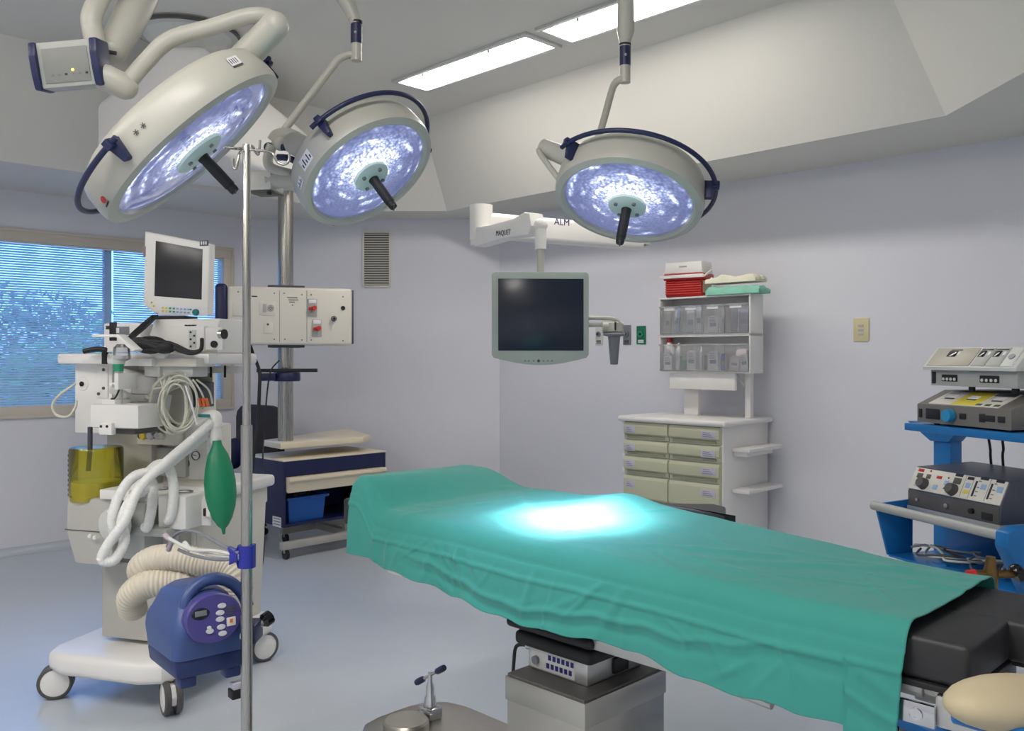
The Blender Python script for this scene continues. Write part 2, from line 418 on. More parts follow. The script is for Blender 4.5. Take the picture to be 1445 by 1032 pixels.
# ---- wall plates on the right wall ----
mw, L = wall_frame(1)
def plate(px0, py0, px1, py1, m, label, cat, kind):
    h0, h1, z0, z1 = rect(mw, 1, -.008, px0, py0, px1, py1)
    t = thing('wall_plate', label, cat, mw @ V(((h0 + h1) / 2, 0, (z0 + z1) / 2)), mw.to_euler().z)
    w_, h_ = (h1 - h0) / 2, (z1 - z0) / 2
    mb = MB(); mb.box((-w_, -.009, -h_), (w_, -.0005, h_), m, .004); mb.build('plate', t)
    if kind == 'switch':
        for dz in (-.35, .0, .35):
            mb = MB(); mb.box((-w_ * .35, -.013, dz * h_ - h_ * .12), (w_ * .35, -.0085, dz * h_ + h_ * .12), m_ivory, .002); mb.build('switch_button', t)
            
    else:
        mb = MB(); mb.cyl((0, -.022, h_ * .1), (0, -.009, h_ * .1), w_ * .55, m_smoke if kind == 'gas' else m_gsticker, 20)
        mb.cyl((0, -.026, h_ * .1), (0, -.02, h_ * .1), w_ * .25, m_black, 14); mb.build('outlet', t)
        mb = MB()
        for q in range(3): mb.box((-w_ * .6, -.0105, -h_ * (.55 + q * .12) - .004), (w_ * .6, -.0088, -h_ * (.55 + q * .12) + .002), m_ink if kind == 'gas' else m_paper)
        mb.build('printed_mark', t)
plate(840, 459, 850, 487, m_lgrey, 'pale grey gas outlet plate, leftmost in the row of three on the right wall', 'wall outlet', 'gas')
plate(879, 459, 890, 487, m_smoke, 'mid grey gas outlet plate between the pale one and the green one', 'wall outlet', 'gas')
plate(898, 460, 911, 486, m_gplate, 'green medical gas outlet plate left of the storage bins', 'wall outlet', 'green')
plate(1204, 449, 1226, 482, mat('ivory_switchplate', (214, 204, 160), .4, var=.02), 'ivory switch plate alone on the right wall above the teal table', 'light switch', 'switch')
# ---- recessed fluorescent fittings along the ceiling ----
m_tube = emit('fluorescent_diffuser', (255, 248, 240), 8.0)
m_tube2 = emit('fluorescent_diffuser_boosted', (255, 249, 243), 15.0)  # emission raised so the out-of-view rows brighten the camera-facing sides
def fitting(x0, y0, label, rz=-45, mt=None):
    t = thing('ceiling_light', label, 'ceiling light', (x0, y0, ZC), R(rz), group='fluorescent ceiling fittings')
    L_, W_ = 1.28, .27
    mb = MB(); f = .035
    for lo, hi in (((-f, -f, -.02), (L_ + f, 0, -.0005)), ((-f, W_, -.02), (L_ + f, W_ + f, -.0005)), ((-f, 0, -.02), (0, W_, -.0005)), ((L_, 0, -.02), (L_ + f, W_, -.0005))):
        mb.box(lo, hi, m_lgrey, .003)
    mb.build('trim_frame', t)
    mb = MB()
    mb.raw([(0, 0, -.012), (L_, 0, -.012), (L_, W_, -.012), (0, W_, -.012), (.1, .06, -.03), (L_ - .1, .06, -.03), (L_ - .1, W_ - .06, -.03), (.1, W_ - .06, -.03)],
           [[0, 1, 5, 4], [1, 2, 6, 5], [2, 3, 7, 6], [3, 0, 4, 7], [4, 5, 6, 7]], mt or m_tube)
    mb.build('diffuser', t)
    for q in (.28, .95):
        mb = MB(); mb.box((q - .008, -.006, -.034), (q + .008, .012, -.018), m_grey, .002); mb.build('latch', t)
p = P(562, 113, 2.0 * FL / (CY - 113)); p2 = P(601, 123, 2.0 * FL / (CY - 123))
d = V((.7071, -.7071)); start = V((p.x, p.y)) 
fitting(start.x, start.y, 'glowing recessed ceiling fitting whole in view, nearer to the middle lamp arm')
s2 = start + d * 1.43
fitting(s2.x, s2.y, 'glowing recessed ceiling fitting cut by the top edge, beside the right lamp arm')
for k_, nm in enumerate(('first', 'second')):
    fitting(-2.15 + 1.01 * k_, -.42 + 1.01 * k_, nm + ' recessed fluorescent fitting of the row overhead on the camera side', 45, m_tube2)
for k_, nm in enumerate(('nearer', 'farther')):
    fitting(-2.75 - 1.01 * k_, .55 + 1.01 * k_, nm + ' unseen fluorescent fitting added overhead at the left side for more light', 135, m_tube2)  # unseen row, added to brighten the back wall and the sides facing the camera
# ============================ SURGICAL LAMPS ============================
def lens_material():
    m = bpy.data.materials.new('surgical_lamp_lens'); m.use_nodes = True; nt = m.node_tree; N = nt.nodes; Lk = nt.links.new
    b = N['Principled BSDF']; b.inputs['Base Color'].default_value = lin((70, 74, 120)); b.inputs['Roughness'].default_value = .12; b.inputs['Coat Weight'].default_value = .5
    tc = N.new('ShaderNodeTexCoord'); sp = N.new('ShaderNodeSeparateXYZ'); Lk(tc.outputs['Object'], sp.inputs[0])
    def math_(op, a, b_=None):
        n = N.new('ShaderNodeMath'); n.operation = op
        for i, q in enumerate((a, b_)):
            if q is None: continue
            if isinstance(q, (int, float)): n.inputs[i].default_value = q
            else: Lk(q, n.inputs[i])
        return n.outputs[0]
    x, y = sp.outputs[0], sp.outputs[1]
    r = math_('SQRT', math_('ADD', math_('MULTIPLY', x, x), math_('MULTIPLY', y, y)))
    th = math_('ARCTAN2', y, x)
    ct, sn = math_('COSINE', th), math_('SINE', th)
    def polar(kt, kr):
        cb = N.new('ShaderNodeCombineXYZ'); Lk(math_('MULTIPLY', ct, kt), cb.inputs[0]); Lk(math_('MULTIPLY', sn, kt), cb.inputs[1]); Lk(math_('MULTIPLY', r, kr), cb.inputs[2]); return cb.outputs[0]
    # small facets of the reflector
    vo = N.new('ShaderNodeTexVoronoi'); vo.inputs['Scale'].default_value = 1.0; Lk(polar(13.0, 95.0), vo.inputs['Vector'])
    facet = N.new('ShaderNodeMapRange'); facet.inputs['From Min'].default_value = .15; facet.inputs['From Max'].default_value = .8; facet.inputs['To Min'].default_value = 1.15; facet.inputs['To Max'].default_value = .25; Lk(vo.outputs['Distance'], facet.inputs['Value'])
    # bright arcs: images of the bulb in the curved reflector, strongest on the upper side
    nz = N.new('ShaderNodeTexNoise'); nz.inputs['Scale'].default_value = 1.0; nz.inputs['Detail'].default_value = 2.0; nz.inputs['Distortion'].default_value = .2; Lk(polar(2.0, 9.0), nz.inputs['Vector'])
    n2 = N.new('ShaderNodeTexNoise'); n2.inputs['Scale'].default_value = 1.0; n2.inputs['Detail'].default_value = 2.0; Lk(polar(1.4, 5.0), n2.inputs['Vector'])
    wob = math_('ADD', math_('MULTIPLY', r, 120.0), math_('MULTIPLY', n2.outputs['Fac'], 9.0))
    ringv = math_('POWER', math_('ADD', math_('MULTIPLY', math_('SINE', wob), .5), .5), 3.0)
    gate = N.new('ShaderNodeMapRange'); gate.inputs['From Min'].default_value = .46; gate.inputs['From Max'].default_value = .66; Lk(nz.outputs['Fac'], gate.inputs['Value'])
    arcs = math_('MULTIPLY', math_('MULTIPLY', ringv, gate.outputs[0]), facet.outputs[0])
    yo = math_('ADD', y, .085)
    lobe = math_('EXPONENT', math_('MULTIPLY', math_('ADD', math_('MULTIPLY', yo, yo), math_('MULTIPLY', math_('MULTIPLY', x, x), .55)), -120.0))
    core = math_('EXPONENT', math_('MULTIPLY', math_('MULTIPLY', r, r), -75.0))
    glow = math_('MULTIPLY', math_('ADD', math_('MULTIPLY', lobe, .95), math_('MULTIPLY', core, .3)), facet.outputs[0])
    lum = math_('ADD', math_('MULTIPLY', arcs, .85), glow)
    cr = N.new('ShaderNodeValToRGB'); e = cr.color_ramp.elements
    e[0].position = 0.0; e[0].color = lin((132, 142, 196)); e[1].position = .75; e[1].color = lin((246, 250, 255))
    q = cr.color_ramp.elements.new(.3); q.color = lin((178, 192, 236))
    Lk(lum, cr.inputs['Fac'])
    st = math_('ADD', math_('ADD', .62, math_('MULTIPLY', facet.outputs[0], .22)), math_('MULTIPLY', lum, 2.4))
    Lk(cr.outputs['Color'], b.inputs['Emission Color']); Lk(math_('MULTIPLY', st, LENS_GAIN), b.inputs['Emission Strength'])
    return m
LENS_GAIN = .27
m_lens = lens_material()
TARGET = V((.195, 2.82, 1.03))
HUB = V((-.1, 3.3, ZC))      # the ceiling spindle all the arms hang from (above the frame)
t = thing('ceiling_spindle', 'white round ceiling spindle above the table carrying the lamp arms', 'ceiling mount', HUB)
mb = MB(); mb.lathe([(0, -.001), (.22, -.001), (.22, -.03), (.1, -.06), (.07, -.1), (.07, -.34), (0, -.34)], m_white); mb.build('canopy', t)

def lamp(px, py, Y, cth, dx, dy, Rl, label, rails, extras):
    d = ray(px, py).normalized(); r = d.cross(V((0, 0, 1))).normalized(); u = r.cross(d)
    il = math.hypot(dx, dy); dx, dy = dx / il, dy / il
    s = math.sqrt(1 - cth * cth)
    a = (-d * cth + (r * dx - u * dy) * s).normalized()
    z = -a; x = (r - z * r.dot(z)).normalized(); y = z.cross(x)
    mw = MX.Translation(P(px, py, Y)) @ MX((x, y, z)).transposed().to_4x4()
    t = thing('surgical_lamp', label, 'operating lamp', mw=mw, group='surgical lamps')
    inv = mw.inverted()
    Ro = Rl * 1.155
    mb = MB()
    mb.lathe([(Rl * .985, .012), (Rl * 1.0, -.004), (Rl * 1.04, -.010), (Ro * .985, -.002), (Ro, .016), (Ro, .04), (Ro * .985, .09), (Ro * .96, .115), (Ro * .89, .135), (Ro * .7, .148), (Ro * .3, .156), (0, .158)], m_lampwhite, 72)
    mb.build('housing', t)
    mb = MB(); mb.lathe([(0, -.014), (Rl * .5, -.010), (Rl * .9, .002), (Rl * .99, .008)], m_lens, 72); mb.build('lens', t)
    mb = MB(); mb.lathe([(0, -.034), (Rl * .12, -.034), (Rl * .24, -.03), (Rl * .29, -.022), (Rl * .3, -.006)], m_cyanw, 40); hub = mb.build('hub', t)
    for k in range(4):
        q = k * math.pi / 2 + .6; c = V((math.cos(q) * Rl * .2, math.sin(q) * Rl * .2, 0))
        mb = MB(); mb.cyl(c + V((0, 0, -.038)), c + V((0, 0, -.03)), .008, m_smoke, 12); mb.build('screw', hub)
    mb = MB()
    mb.lathe([(0, -.19), (.015, -.19), (.017, -.18), (.0165, -.166), (.019, -.164), (.020, -.10), (.019, -.05), (.021, -.035), (.021, -.03)], m_black, 24)
    mb.box((-.0025, -.019, -.1925), (.0025, .019, -.188), m_dgrey)
    mb.build('sterile_handle', t)
    # bumper rails: arcs standing off the housing
    for (p0, p1, zr, brs) in rails:
        rail_r = Ro + .035
        n = max(8, int(abs(p1 - p0) / .06))
        pts = [V((math.cos(p0 + (p1 - p0) * i / n) * rail_r, math.sin(p0 + (p1 - p0) * i / n) * rail_r, zr)) for i in range(n + 1)]
        mb = MB(); mb.tube(pts, .0095, m_navy, 12)
        rl = mb.build('bumper_rail', t)
        for q in brs:
            mb = MB(); T = MX.Rotation(q, 4, 'Z')
            mb.prism([(-.02, zr + .012), (.02, zr + .012), (.009, zr - .062), (-.009, zr - .062)], 0, Ro - .012, Ro + .030, m_navy, .004, T=T)
            mb.prism([(-.013, zr + .016), (.013, zr + .016), (.013, zr - .014), (-.013, zr - .014)], 0, Ro + .014, Ro + .05, m_navy, .004, T=T)
            mb.build('bracket', rl)
    extras(t, inv, mw, Ro)
    # the bulb: real spot lights under the lens, aimed down the beam (bright core and soft bluish surround)
    for (wk, ak, ck) in ((SPOT_W, SPOT_A, (.74, .88, 1.0)), (SPOT_W * .05, 40.0, (.40, .64, 1.0))):
        ld = bpy.data.lights.new('lamp_beam', 'SPOT'); ld.energy = wk; ld.color = ck; ld.spot_size = R(ak); ld.spot_blend = 1.0; ld.shadow_soft_size = .1
        lo = bpy.data.objects.new('lamp_beam', ld); C.objects.link(lo)
        pos = mw @ V((0, 0, -.22)); lo.location = pos
        lo.rotation_euler = (TARGET - pos).to_track_quat('-Z', 'Y').to_euler()
    return t, mw
SPOT_W, SPOT_A = 330.0, 14.5
m_lampwhite = mat('lamp_housing_enamel', (186, 185, 175), .35, var=.015)
def local_tube(t, inv, name, pts, r, m, k=6, n=14):
    mb = MB(); q = [inv @ V(p) for p in pts]
    mb.tube(spline(q, k) if k > 1 else q, r, m, n); return mb.build(name, t)
def azim(mw, z, px, py):
    h = hit(mw, 2, z, px, py); return math.atan2(h.y, h.x)

# ---- lamp 1: large lamp at the left, tipped away to the right ----
def ex1(t, inv, mw, Ro):
    Y = 3.0
    W = lambda x, y, q=Y: P(x, y, q)
    # stub holding the housing at its upper edge, then the long tube to the control box
    a0, a1 = W(335, 92, 2.98), W(388, 36, 2.93)
    mb = MB(); mb.tube([inv @ a0, inv @ a1], [.05, .047], m_lampwhite, 24); mb.ball(inv @ a1, .0468, m_lampwhite)
    mb.tube([inv @ a0.lerp(a1, .0), inv @ a0.lerp(a1, .12)], .055, m_lampwhite, 24)
    mb.box((-.004, -.004, -.004), (.004, .004, .004), m_chrome, T=MX.Translation(inv @ a0.lerp(a1, 1.03))); mb.build('pivot_stub', t)
    local_tube(t, inv, 'yoke_arm', [W(176, 122, 2.9), W(205, 88, 2.9), W(240, 56, 2.9), W(300, 38, 2.9), (W(350, 23, 2.91)), W(378, 24, 2.93), W(386, 34, 2.93)], .027, m_lampwhite, 8, 18)
    mb = MB(); q = [inv @ W(140, 106, 2.86), inv @ W(150, 110, 2.86), inv @ W(176, 122, 2.9)]
    mb.tube(q, [.04, .043, .043], m_lampwhite, 20); mb.ball(q[-1], .043, m_lampwhite); mb.build('joint', t)
    # control box (its own frame faces the camera)
    fr = frame(W(99, 92, 2.84), R(0)) @ MX.Rotation(R(-5), 4, 'Y') @ MX.Rotation(R(9), 4, 'X')
    T = inv @ fr
    mb = MB(); mb.box((-.09, -.03, -.072), (.09, .05, .072), m_grey, .008, T=T); cb = mb.build('control_box', t)
    mb = MB(); mb.box((-.072, -.033, -.058), (.075, -.0295, .05), mat('membrane_grey', (132, 134, 130), .5, var=.02), .002, T=T); mb.build('membrane_panel', cb)
    mb = MB()
    for i in range(6): mb.box((-.05 + i * .022, -.0342, -.036), (-.042 + i * .022, -.0325, -.030), m_ink if i in (2, 5) else m_smoke, T=T)
    mb.build('key_mark', cb)
    mb = MB(); mb.box((.018, -.0346, -.024), (.024, -.0325, -.018), m_led, T=T); mb.build('indicator_light', cb)
    for sx in (-1, 1):
        mb = MB(); pr = [(-.036, .073), (.055, .073), (.055, -.073), (-.036, -.075), (-.044, -.03), (-.045, .03)]
        mb.prism(pr, 0, sx * .085 - (.024 if sx < 0 else .0), sx * .085 + (.026 if sx > 0 else .0), m_navy, .006, T=T); mb.build('end_cap', cb)
    # drop tube and spring arm rising to the ceiling spindle
    local_tube(t, inv, 'drop_tube', [W(136, 70, 2.88), W(131, 45, 2.9), W(129, 25, 2.9), W(137, 4, 2.92), W(150, -14, 2.95), W(190, -34, 3.0), W(300, -60, 3.1)], .033, m_lampwhite, 8, 18)
    mb = MB(); q = [inv @ p for p in (W(158, 70, 2.98), W(176, 40, 3.02), W(196, 0, 3.08), W(226, -60, 3.2), HUB + V((-.05, 0, -.2)))]
    mb.tube(q, [.05, .055, .058, .058, .05], m_lampwhite, 16); mb.ball(q[0], .05, m_lampwhite)
    mb.build('spring_arm', t)
    mb = MB(); c = W(156, 74, 2.93); mb.box((-.02, -.004, -.006), (.02, .004, .006), m_black, .001, T=inv @ MX.Translation(c) @ MX.Rotation(R(8), 4, 'Y')); mb.build('cable_slot', t)
    # stickers on the housing side
    for (px, py, w_, h_, kind) in ((330, 86, .05, .03, 'plate'), (197, 182, .03, .02, 'sym'), (146, 282, .04, .028, 'red')):
        # walk outward to the housing surface
        best = None
        for i in range(0, 400):
            zq = .012 + .085 * i / 400; h = hit(mw, 2, zq, px, py); e = abs(math.hypot(h.x, h.y) - Ro)
            if h.z > 0 and (best is None or e < best[0]): best = (e, h.copy())
        h = best[1]; az = math.atan2(h.y, h.x)
        T2 = MX.Rotation(az, 4, 'Z') @ MX.Translation((Ro + .0012, 0, h.z)) @ MX.Rotation(R(90), 4, 'Z')
        mb = MB()
        if kind == 'plate':
            mb.box((-w_ / 2, -.0006, -h_ / 2), (w_ / 2, .0006, h_ / 2), m_paper, T=T2)
            mb.box((-w_ / 2, -.0008, -h_ * .7), (w_ / 2, .0007, -h_ / 2), m_dgrey, T=T2)
            for i in range(4): mb.box((-w_ * .4 + i * w_ * .2, -.001, -h_ * .3), (-w_ * .33 + i * w_ * .2, .001, h_ * .3), m_ink, T=T2)
        elif kind == 'red':
            mb.ball((0, 0, 0), (.018, .0012, .011), m_red, T=T2); mb.box((-.02, -.0006, -.02), (.02, .0006, -.015), m_ink, T=T2)
        else:
            for i in (0, 1):
                for a_ in (0, 60, 120): mb.box((-.009, -.0006, -.0012), (.009, .0006, .0012), m_dgrey, T=T2 @ MX.Translation((i * .03 - .015, 0, 0)) @ MX.Rotation(R(a_), 4, 'Y'))
        mb.build('sticker', t)
d1 = dict(px=276, py=211, Y=3.0, cth=.22, dx=.70, dy=.715, Rl=.325)
def rails_for(px, py, Y, cth, dx, dy, Rl, lists):
    d = ray(px, py).normalized(); r = d.cross(V((0, 0, 1))).normalized(); u = r.cross(d)
    il = math.hypot(dx, dy); s = math.sqrt(1 - cth * cth)
    a = (-d * cth + (r * dx / il - u * dy / il) * s).normalized(); z = -a; x = (r - z * r.dot(z)).normalized(); y = z.cross(x)
    mw = MX.Translation(P(px, py, Y)) @ MX((x, y, z)).transposed().to_4x4()
    return mw
mw1 = rails_for(**d1, lists=None)
aL = azim(mw1, .1, 170, 205); aB = azim(mw1, .1, 150, 300); aT = azim(mw1, .14, 330, 60); aT2 = azim(mw1, .14, 372, 90)
def arc(a, b):          # shortest way round
    while b - a > math.pi: b -= 2 * math.pi
    while b - a < -math.pi: b += 2 * math.pi
    return a, b
def arc3(mw, z, p0, pm, p1):
    a, m_, b = (azim(mw, z, *q) for q in (p0, pm, p1))
    a, m_ = arc(a, m_); m_, b = arc(m_, b); return a, b
r0, r1 = arc3(mw1, .085, (172, 196), (112, 272), (150, 303))
s_ = 1 if r1 > r0 else -1
lamp(**d1, label='largest surgical lamp, tipped sideways at the left above the anaesthesia machine',
     rails=[(r0 - s_ * .03, r0 + s_ * R(118), .085, (r0 + s_ * .05, r0 + s_ * R(100))), (r0 + s_ * R(158), r0 + s_ * R(238), .085, (r0 + s_ * R(166), r0 + s_ * R(232)))], extras=ex1)

# ---- lamp 2: middle lamp ----
def drop(t, inv, top, band0, band1, low, rr=.034):
    """vertical drop tube with a dark blue collar"""
    mb = MB(); mb.tube([inv @ band1, inv @ low], rr * .98, m_lampwhite, 20); mb.build('lower_sleeve', t)
    mb = MB(); mb.tube([inv @ top, inv @ band0], [rr * 1.15, rr], m_lampwhite, 20)
    mb.tube([inv @ (band0 + V((0, 0, .012))), inv @ (band0 + V((0, 0, .004)))], rr * 1.08, m_black, 20)
    dt = mb.build('drop_tube', t)
    mb = MB(); mb.tube([inv @ band0, inv @ band1], rr * 1.03, m_navy, 20); mb.build('collar', dt)
    mb = MB(); m = band0.lerp(band1, .5); mb.ball(inv @ (m + V((0, -rr * 1.0, 0))), .006, m_grey); mb.build('set_screw', dt)
def ex2(t, inv, mw, Ro):
    Y = 3.55
    W = lambda x, y, q=Y: P(x, y, q)
    drop(t, inv, W(500, 24), W(503, 34), W(503, 62), W(503, 86), .0225)
    mb = MB(); mb.tube([inv @ p for p in (W(500, 26), W(494, 12), W(484, -6), W(470, -30), HUB + V((0, .05, -.3)))], [.026, .03, .032, .032, .04], m_lampwhite, 16); mb.build('spring_arm', t)
    local_tube(t, inv, 'yoke_arm', [W(503, 78), W(490, 78), W(478, 84), W(468, 96), W(400, 185), W(387, 205)], [.014] * 41, m_lampwhite, 8, 14) if False else local_tube(t, inv, 'yoke_arm', [W(503, 78), W(490, 78), W(478, 84), W(468, 96), W(400, 185), W(387, 205)], .0155, m_lampwhite, 8, 14)
    # swivel knuckles beside the housing
    mb = MB()
    mb.tube(spline([inv @ p for p in (W(386, 200), W(392, 192), W(405, 190), W(420, 196))], 6), .028, m_lampwhite, 16)
    mb.tube(spline([inv @ p for p in (W(384, 205), W(378, 225), W(384, 238), W(410, 246))], 6), .021, m_lampwhite, 16)
    mb.ball(inv @ W(396, 202), .032, m_lampwhite); kn = mb.build('swivel_knuckle', t)
    for (x0, y0, x1, y1) in ((398, 208, 425, 213), (392, 222, 420, 229)):
        mb = MB(); mb.tube(spline([inv @ W(x0, y0, 3.5), inv @ W((x0 + x1) / 2, y0 + 1, 3.49), inv @ W(x1, y1, 3.5)], 6), .013, m_navy, 12); mb.build('collar', kn)
    mb = MB(); mb.ball(inv @ W(379, 208, 3.56), .02, m_navy); mb.build('lock_knob', kn)
    mb = MB(); mb.tube([inv @ W(417, 203, 3.44), inv @ W(458, 224, 3.46)], [.046, .05], m_lampwhite, 24); mb.ball(inv @ W(417, 203, 3.44), .046, m_lampwhite); mb.build('pivot_stub', t)
    fr = frame(W(372, 258, 3.6), R(-14)); T = inv @ fr
    mb = MB(); mb.box((-.045, -.05, -.04), (.06, .06, .04), m_cream, .008, T=T); mb.tube([T @ V((.03, -.02, 0)), T @ V((.16, -.0, .012))], .034, m_lampwhite, 18); sb = mb.build('swivel_box', t)
    mb = MB(); mb.box((-.045, -.05, -.047), (.06, .06, -.04), m_dgrey, .002, T=T); mb.box((.045, -.055, -.06), (.06, -.04, -.046), m_black, .002, T=T); mb.build('base_gasket', sb)
    # printed plate with sockets on the housing side, near the pivot
    for (px, py, w_, h_) in ((432, 226, .07, .05), (424, 258, .05, .03)):
        best = None
        for i in range(400):
            zq = .012 + .085 * i / 400; h = hit(mw, 2, zq, px, py); e = abs(math.hypot(h.x, h.y) - Ro)
            if best is None or e < best[0]: best = (e, h.copy())
        h = best[1]; az = math.atan2(h.y, h.x)
        T2 = MX.Rotation(az, 4, 'Z') @ MX.Translation((Ro + .001, 0, h.z)) @ MX.Rotation(R(90), 4, 'Z')
        mb = MB(); mb.box((-w_ / 2, -.001, -h_ / 2), (w_ / 2, .001, h_ / 2), m_paper, .0004, T=T2)
        for i in range(5):
            mb.box((-w_ * .4 + i * w_ * .19, -.0018, -h_ * .3), (-w_ * .33 + i * w_ * .19, .0016, h_ * (.3 if i % 2 else 0)), m_ink, T=T2)
        mb.build('sticker', t)
d2 = dict(px=521, py=245, Y=3.5, cth=.56, dx=.60, dy=.80, Rl=.252)
mw2 = rails_for(**d2, lists=None)
def two_rails(mw, p0, pm, p1, p2, zr, pb, ext=25):
    a, b = arc3(mw, zr, p0, pm, p1); s = 1 if b > a else -1
    c = azim(mw, zr, *p2)
    return [(a - s * .12, b + s * .3, zr, (a + s * .0, arc(b, azim(mw, zr, *pb))[1])), (c, c - s * R(ext), zr, (c - s * .12,))]
lamp(**d2, label='middle surgical lamp of three, facing down right, above the wall vent', rails=two_rails(mw2, (458, 178), (540, 135), (603, 215), (437, 326), .09, (604, 198)), extras=ex2)
# ---- lamp 3: right-hand lamp ----
def ex3(t, inv, mw, Ro):
    Y = 3.6
    W = lambda x, y, q=Y: P(x, y, q)
    drop(t, inv, W(882, 52), W(882, 66), W(882, 93), W(882, 117), .0225)
    mb = MB(); mb.tube([inv @ p for p in (W(882, 57), W(883, 44), W(883, 0, 3.58), W(880, -60, 3.55), HUB + V((.05, .05, -.3)))], [.026, .036, .033, .035, .04], m_lampwhite, 16); mb.build('spring_arm', t)
    local_tube(t, inv, 'yoke_arm', [W(882, 112), W(874, 113), W(867, 119, 3.62), W(862, 132, 3.66), W(846, 188, 3.78), W(830, 212, 3.86), W(790, 212, 3.85), W(770, 208, 3.72)], .0155, m_lampwhite, 8, 14)
    mb = MB(); mb.tube([inv @ W(766, 208, 3.66), inv @ W(816, 228, 3.56)], [.036, .042], m_lampwhite, 24); mb.build('pivot_stub', t)
    mb = MB(); mb.tube(spline([inv @ W(763, 212, 3.64), inv @ W(763, 218, 3.62), inv @ W(800, 268, 3.55)], 5), .012, m_lampwhite, 12); mb.build('brace', t)
d3 = dict(px=886, py=286, Y=3.5, cth=.55, dx=-.2, dy=.98, Rl=.258)
mw3 = rails_for(**d3, lists=None)
lamp(**d3, label='surgical lamp at the right of the three, facing down over the teal table', rails=two_rails(mw3, (806, 205), (900, 183), (988, 312), (798, 300), .09, (1006, 262)), extras=ex3)

# ============================ MONITOR ON ITS ARM ============================
Ym = 5.0
loc = P(763, 450, Ym)
t = thing('display_monitor', 'grey-green flat display with dark navy screen hanging from the white jointed arm', 'monitor', loc, R(2.0))
mwm = frame(loc, R(2.0)); inv = mwm.inverted()
h0, h1, z0, z1 = rect(mwm, 1, 0, 694, 383.5, 831, 508)
mb = MB()
pts = [(h0, z0 + .03), (h0, z1 - .02)] + [(h0 + .02 - .02 * math.cos(a), z1 - .02 + .02 * math.sin(a)) for a in (R(45), R(90))] + [(h1 - .02 + .02 * math.sin(a), z1 - .02 + .02 * math.cos(a)) for a in (0, R(45), R(90))] + [(h1, z0 + .03)]
w_ = h1 - h0
pts += [(h1 - .012 - (w_ - .024) * k / 14, z0 + .012 - .042 * math.sin(math.pi * k / 14)) for k in range(15)]
pts = [(p[0], p[1]) for p in pts]
mb.prism(pts, 1, 0, .06, m_tealgrey, .006, caps=True)
mb.box((h0 + .05, .06, z0 + .06), (h1 - .05, .1, z1 - .06), m_grey, .02)
mb.build('bezel', t)
mb = MB(); a0, a1, b0, b1 = rect(mwm, 1, -.002, 703, 393.5, 823.5, 495)
mb.box((a0, -.003, b0), (a1, .01, b1), m_screenb, .001); mb.build('screen', t)
mb = MB()
for i, px in enumerate((741, 746, 753, 760, 767, 773, 779)):
    c = hit(mwm, 1, 0, px, 509.5)
    if i == 3:
        for a in (0, 45): mb.box((-.007, -.0015, -.007), (.007, .001, .007), m_dgrey, T=MX.Translation((c.x, 0, c.z)) @ MX.Rotation(R(a), 4, 'Y'))
    else: mb.box((c.x - .005, -.0015, c.z - .004), (c.x + .005, .001, c.z + .004), m_smoke)
mb.build('key_mark', t)
# handle loop at the right with its hanging sterilisable grip
mb = MB(); q = lambda x, y, Y=Ym + .06: inv @ P(x, y, Y)
mb.tube(spline([q(826, 449), q(855, 449), q(868, 451), q(875, 458), q(877, 470)], 6), .012, m_lampwhite, 12)
mb.tube([q(826, 459), q(880, 458)], .012, m_lampwhite, 12)
mb.lathe([(0, .0), (.045, 0), (.05, -.05), (.0, -.05)], m_lampwhite, 28, T=MX.Translation(q(867, 456)))
mb.tube([q(850, 462), q(872, 462)], .034, m_lampwhite, 20)
hl = mb.build('handle_loop', t)
mb = MB(); mb.lathe([(0, .02), (.06, .016), (.066, .008), (.06, 0), (.036, -.004), (.034, -.02), (.022, -.165), (.0, -.168)], m_lampgrip if 'm_lampgrip' in globals() else m_smoke, 28, T=MX.Translation(q(866.5, 474))); mb.build('sterile_grip', hl)
mb = MB(); c = q(868, 461, Ym + .02); mb.box((c.x - .004, c.y - .02, c.z - .022), (c.x + .004, c.y - .004, c.z + .024), m_black); mb.build('gap_mark', hl)
# the arm: top-level, ceiling mounted behind the right lamp
Z_a = 2.40
post = P(903, 346, 6.3)
ta = thing('jointed_ceiling_arm', 'white jointed ceiling arm with printed lettering, carrying the grey-green display', 'arm', (post.x, post.y, ZS))
ia = MX.Translation(-V((post.x, post.y, ZS)))
L = lambda p: ia @ p
mb = MB(); mb.tube([V((0, 0, -.001)), V((0, 0, -.04))], .11, m_white, 28); mb.tube([V((0, 0, -.03)), V((0, 0, post.z - ZS))], .05, m_white, 24); mb.lathe([(0, 0), (.07, 0), (.075, .02), (.075, .11), (.0, .13)], m_cream, 24, T=MX.Translation(L(P(903, 346, 6.3)))); mb.build('ceiling_post', ta)
E = P(679, 318, 5.75); F_ = P(905, 337, 6.28)
d = (F_ - E).normalized(); mid = (E + F_) / 2; half = (F_ - E).length / 2
Tarm = MX.Translation(L(mid)) @ MX((d, V((-d.y, d.x, 0)).normalized(), d.cross(V((-d.y, d.x, 0)).normalized()))).transposed().to_4x4()
mb = MB(); mb.box((-half, -.06, -.082), (half, .06, .082), m_white, .03, 3, T=Tarm); ua = mb.build('upper_arm', ta)
mb = MB(); mb.tube([L(E) + V((0, 0, .13)), L(E) + V((0, 0, -.1))], .075, m_white, 28); mb.tube([L(E) + V((0, 0, -.09)), L(E) + V((0, 0, -.135))], .07, m_white, 28); mb.build('elbow', ta)
M1 = P(763, 318, Ym + .08)
e0, e1 = P(682, 327, 5.7), P(756, 320, Ym + .12)
d = (e1 - e0).normalized(); s_ = V((-d.y, d.x, 0)).normalized(); up = d.cross(s_)
if up.z < 0: up = -up
Tf = MX.Translation(L(e0)) @ MX((d, up.cross(d), up)).transposed().to_4x4(); LF = (e1 - e0).length
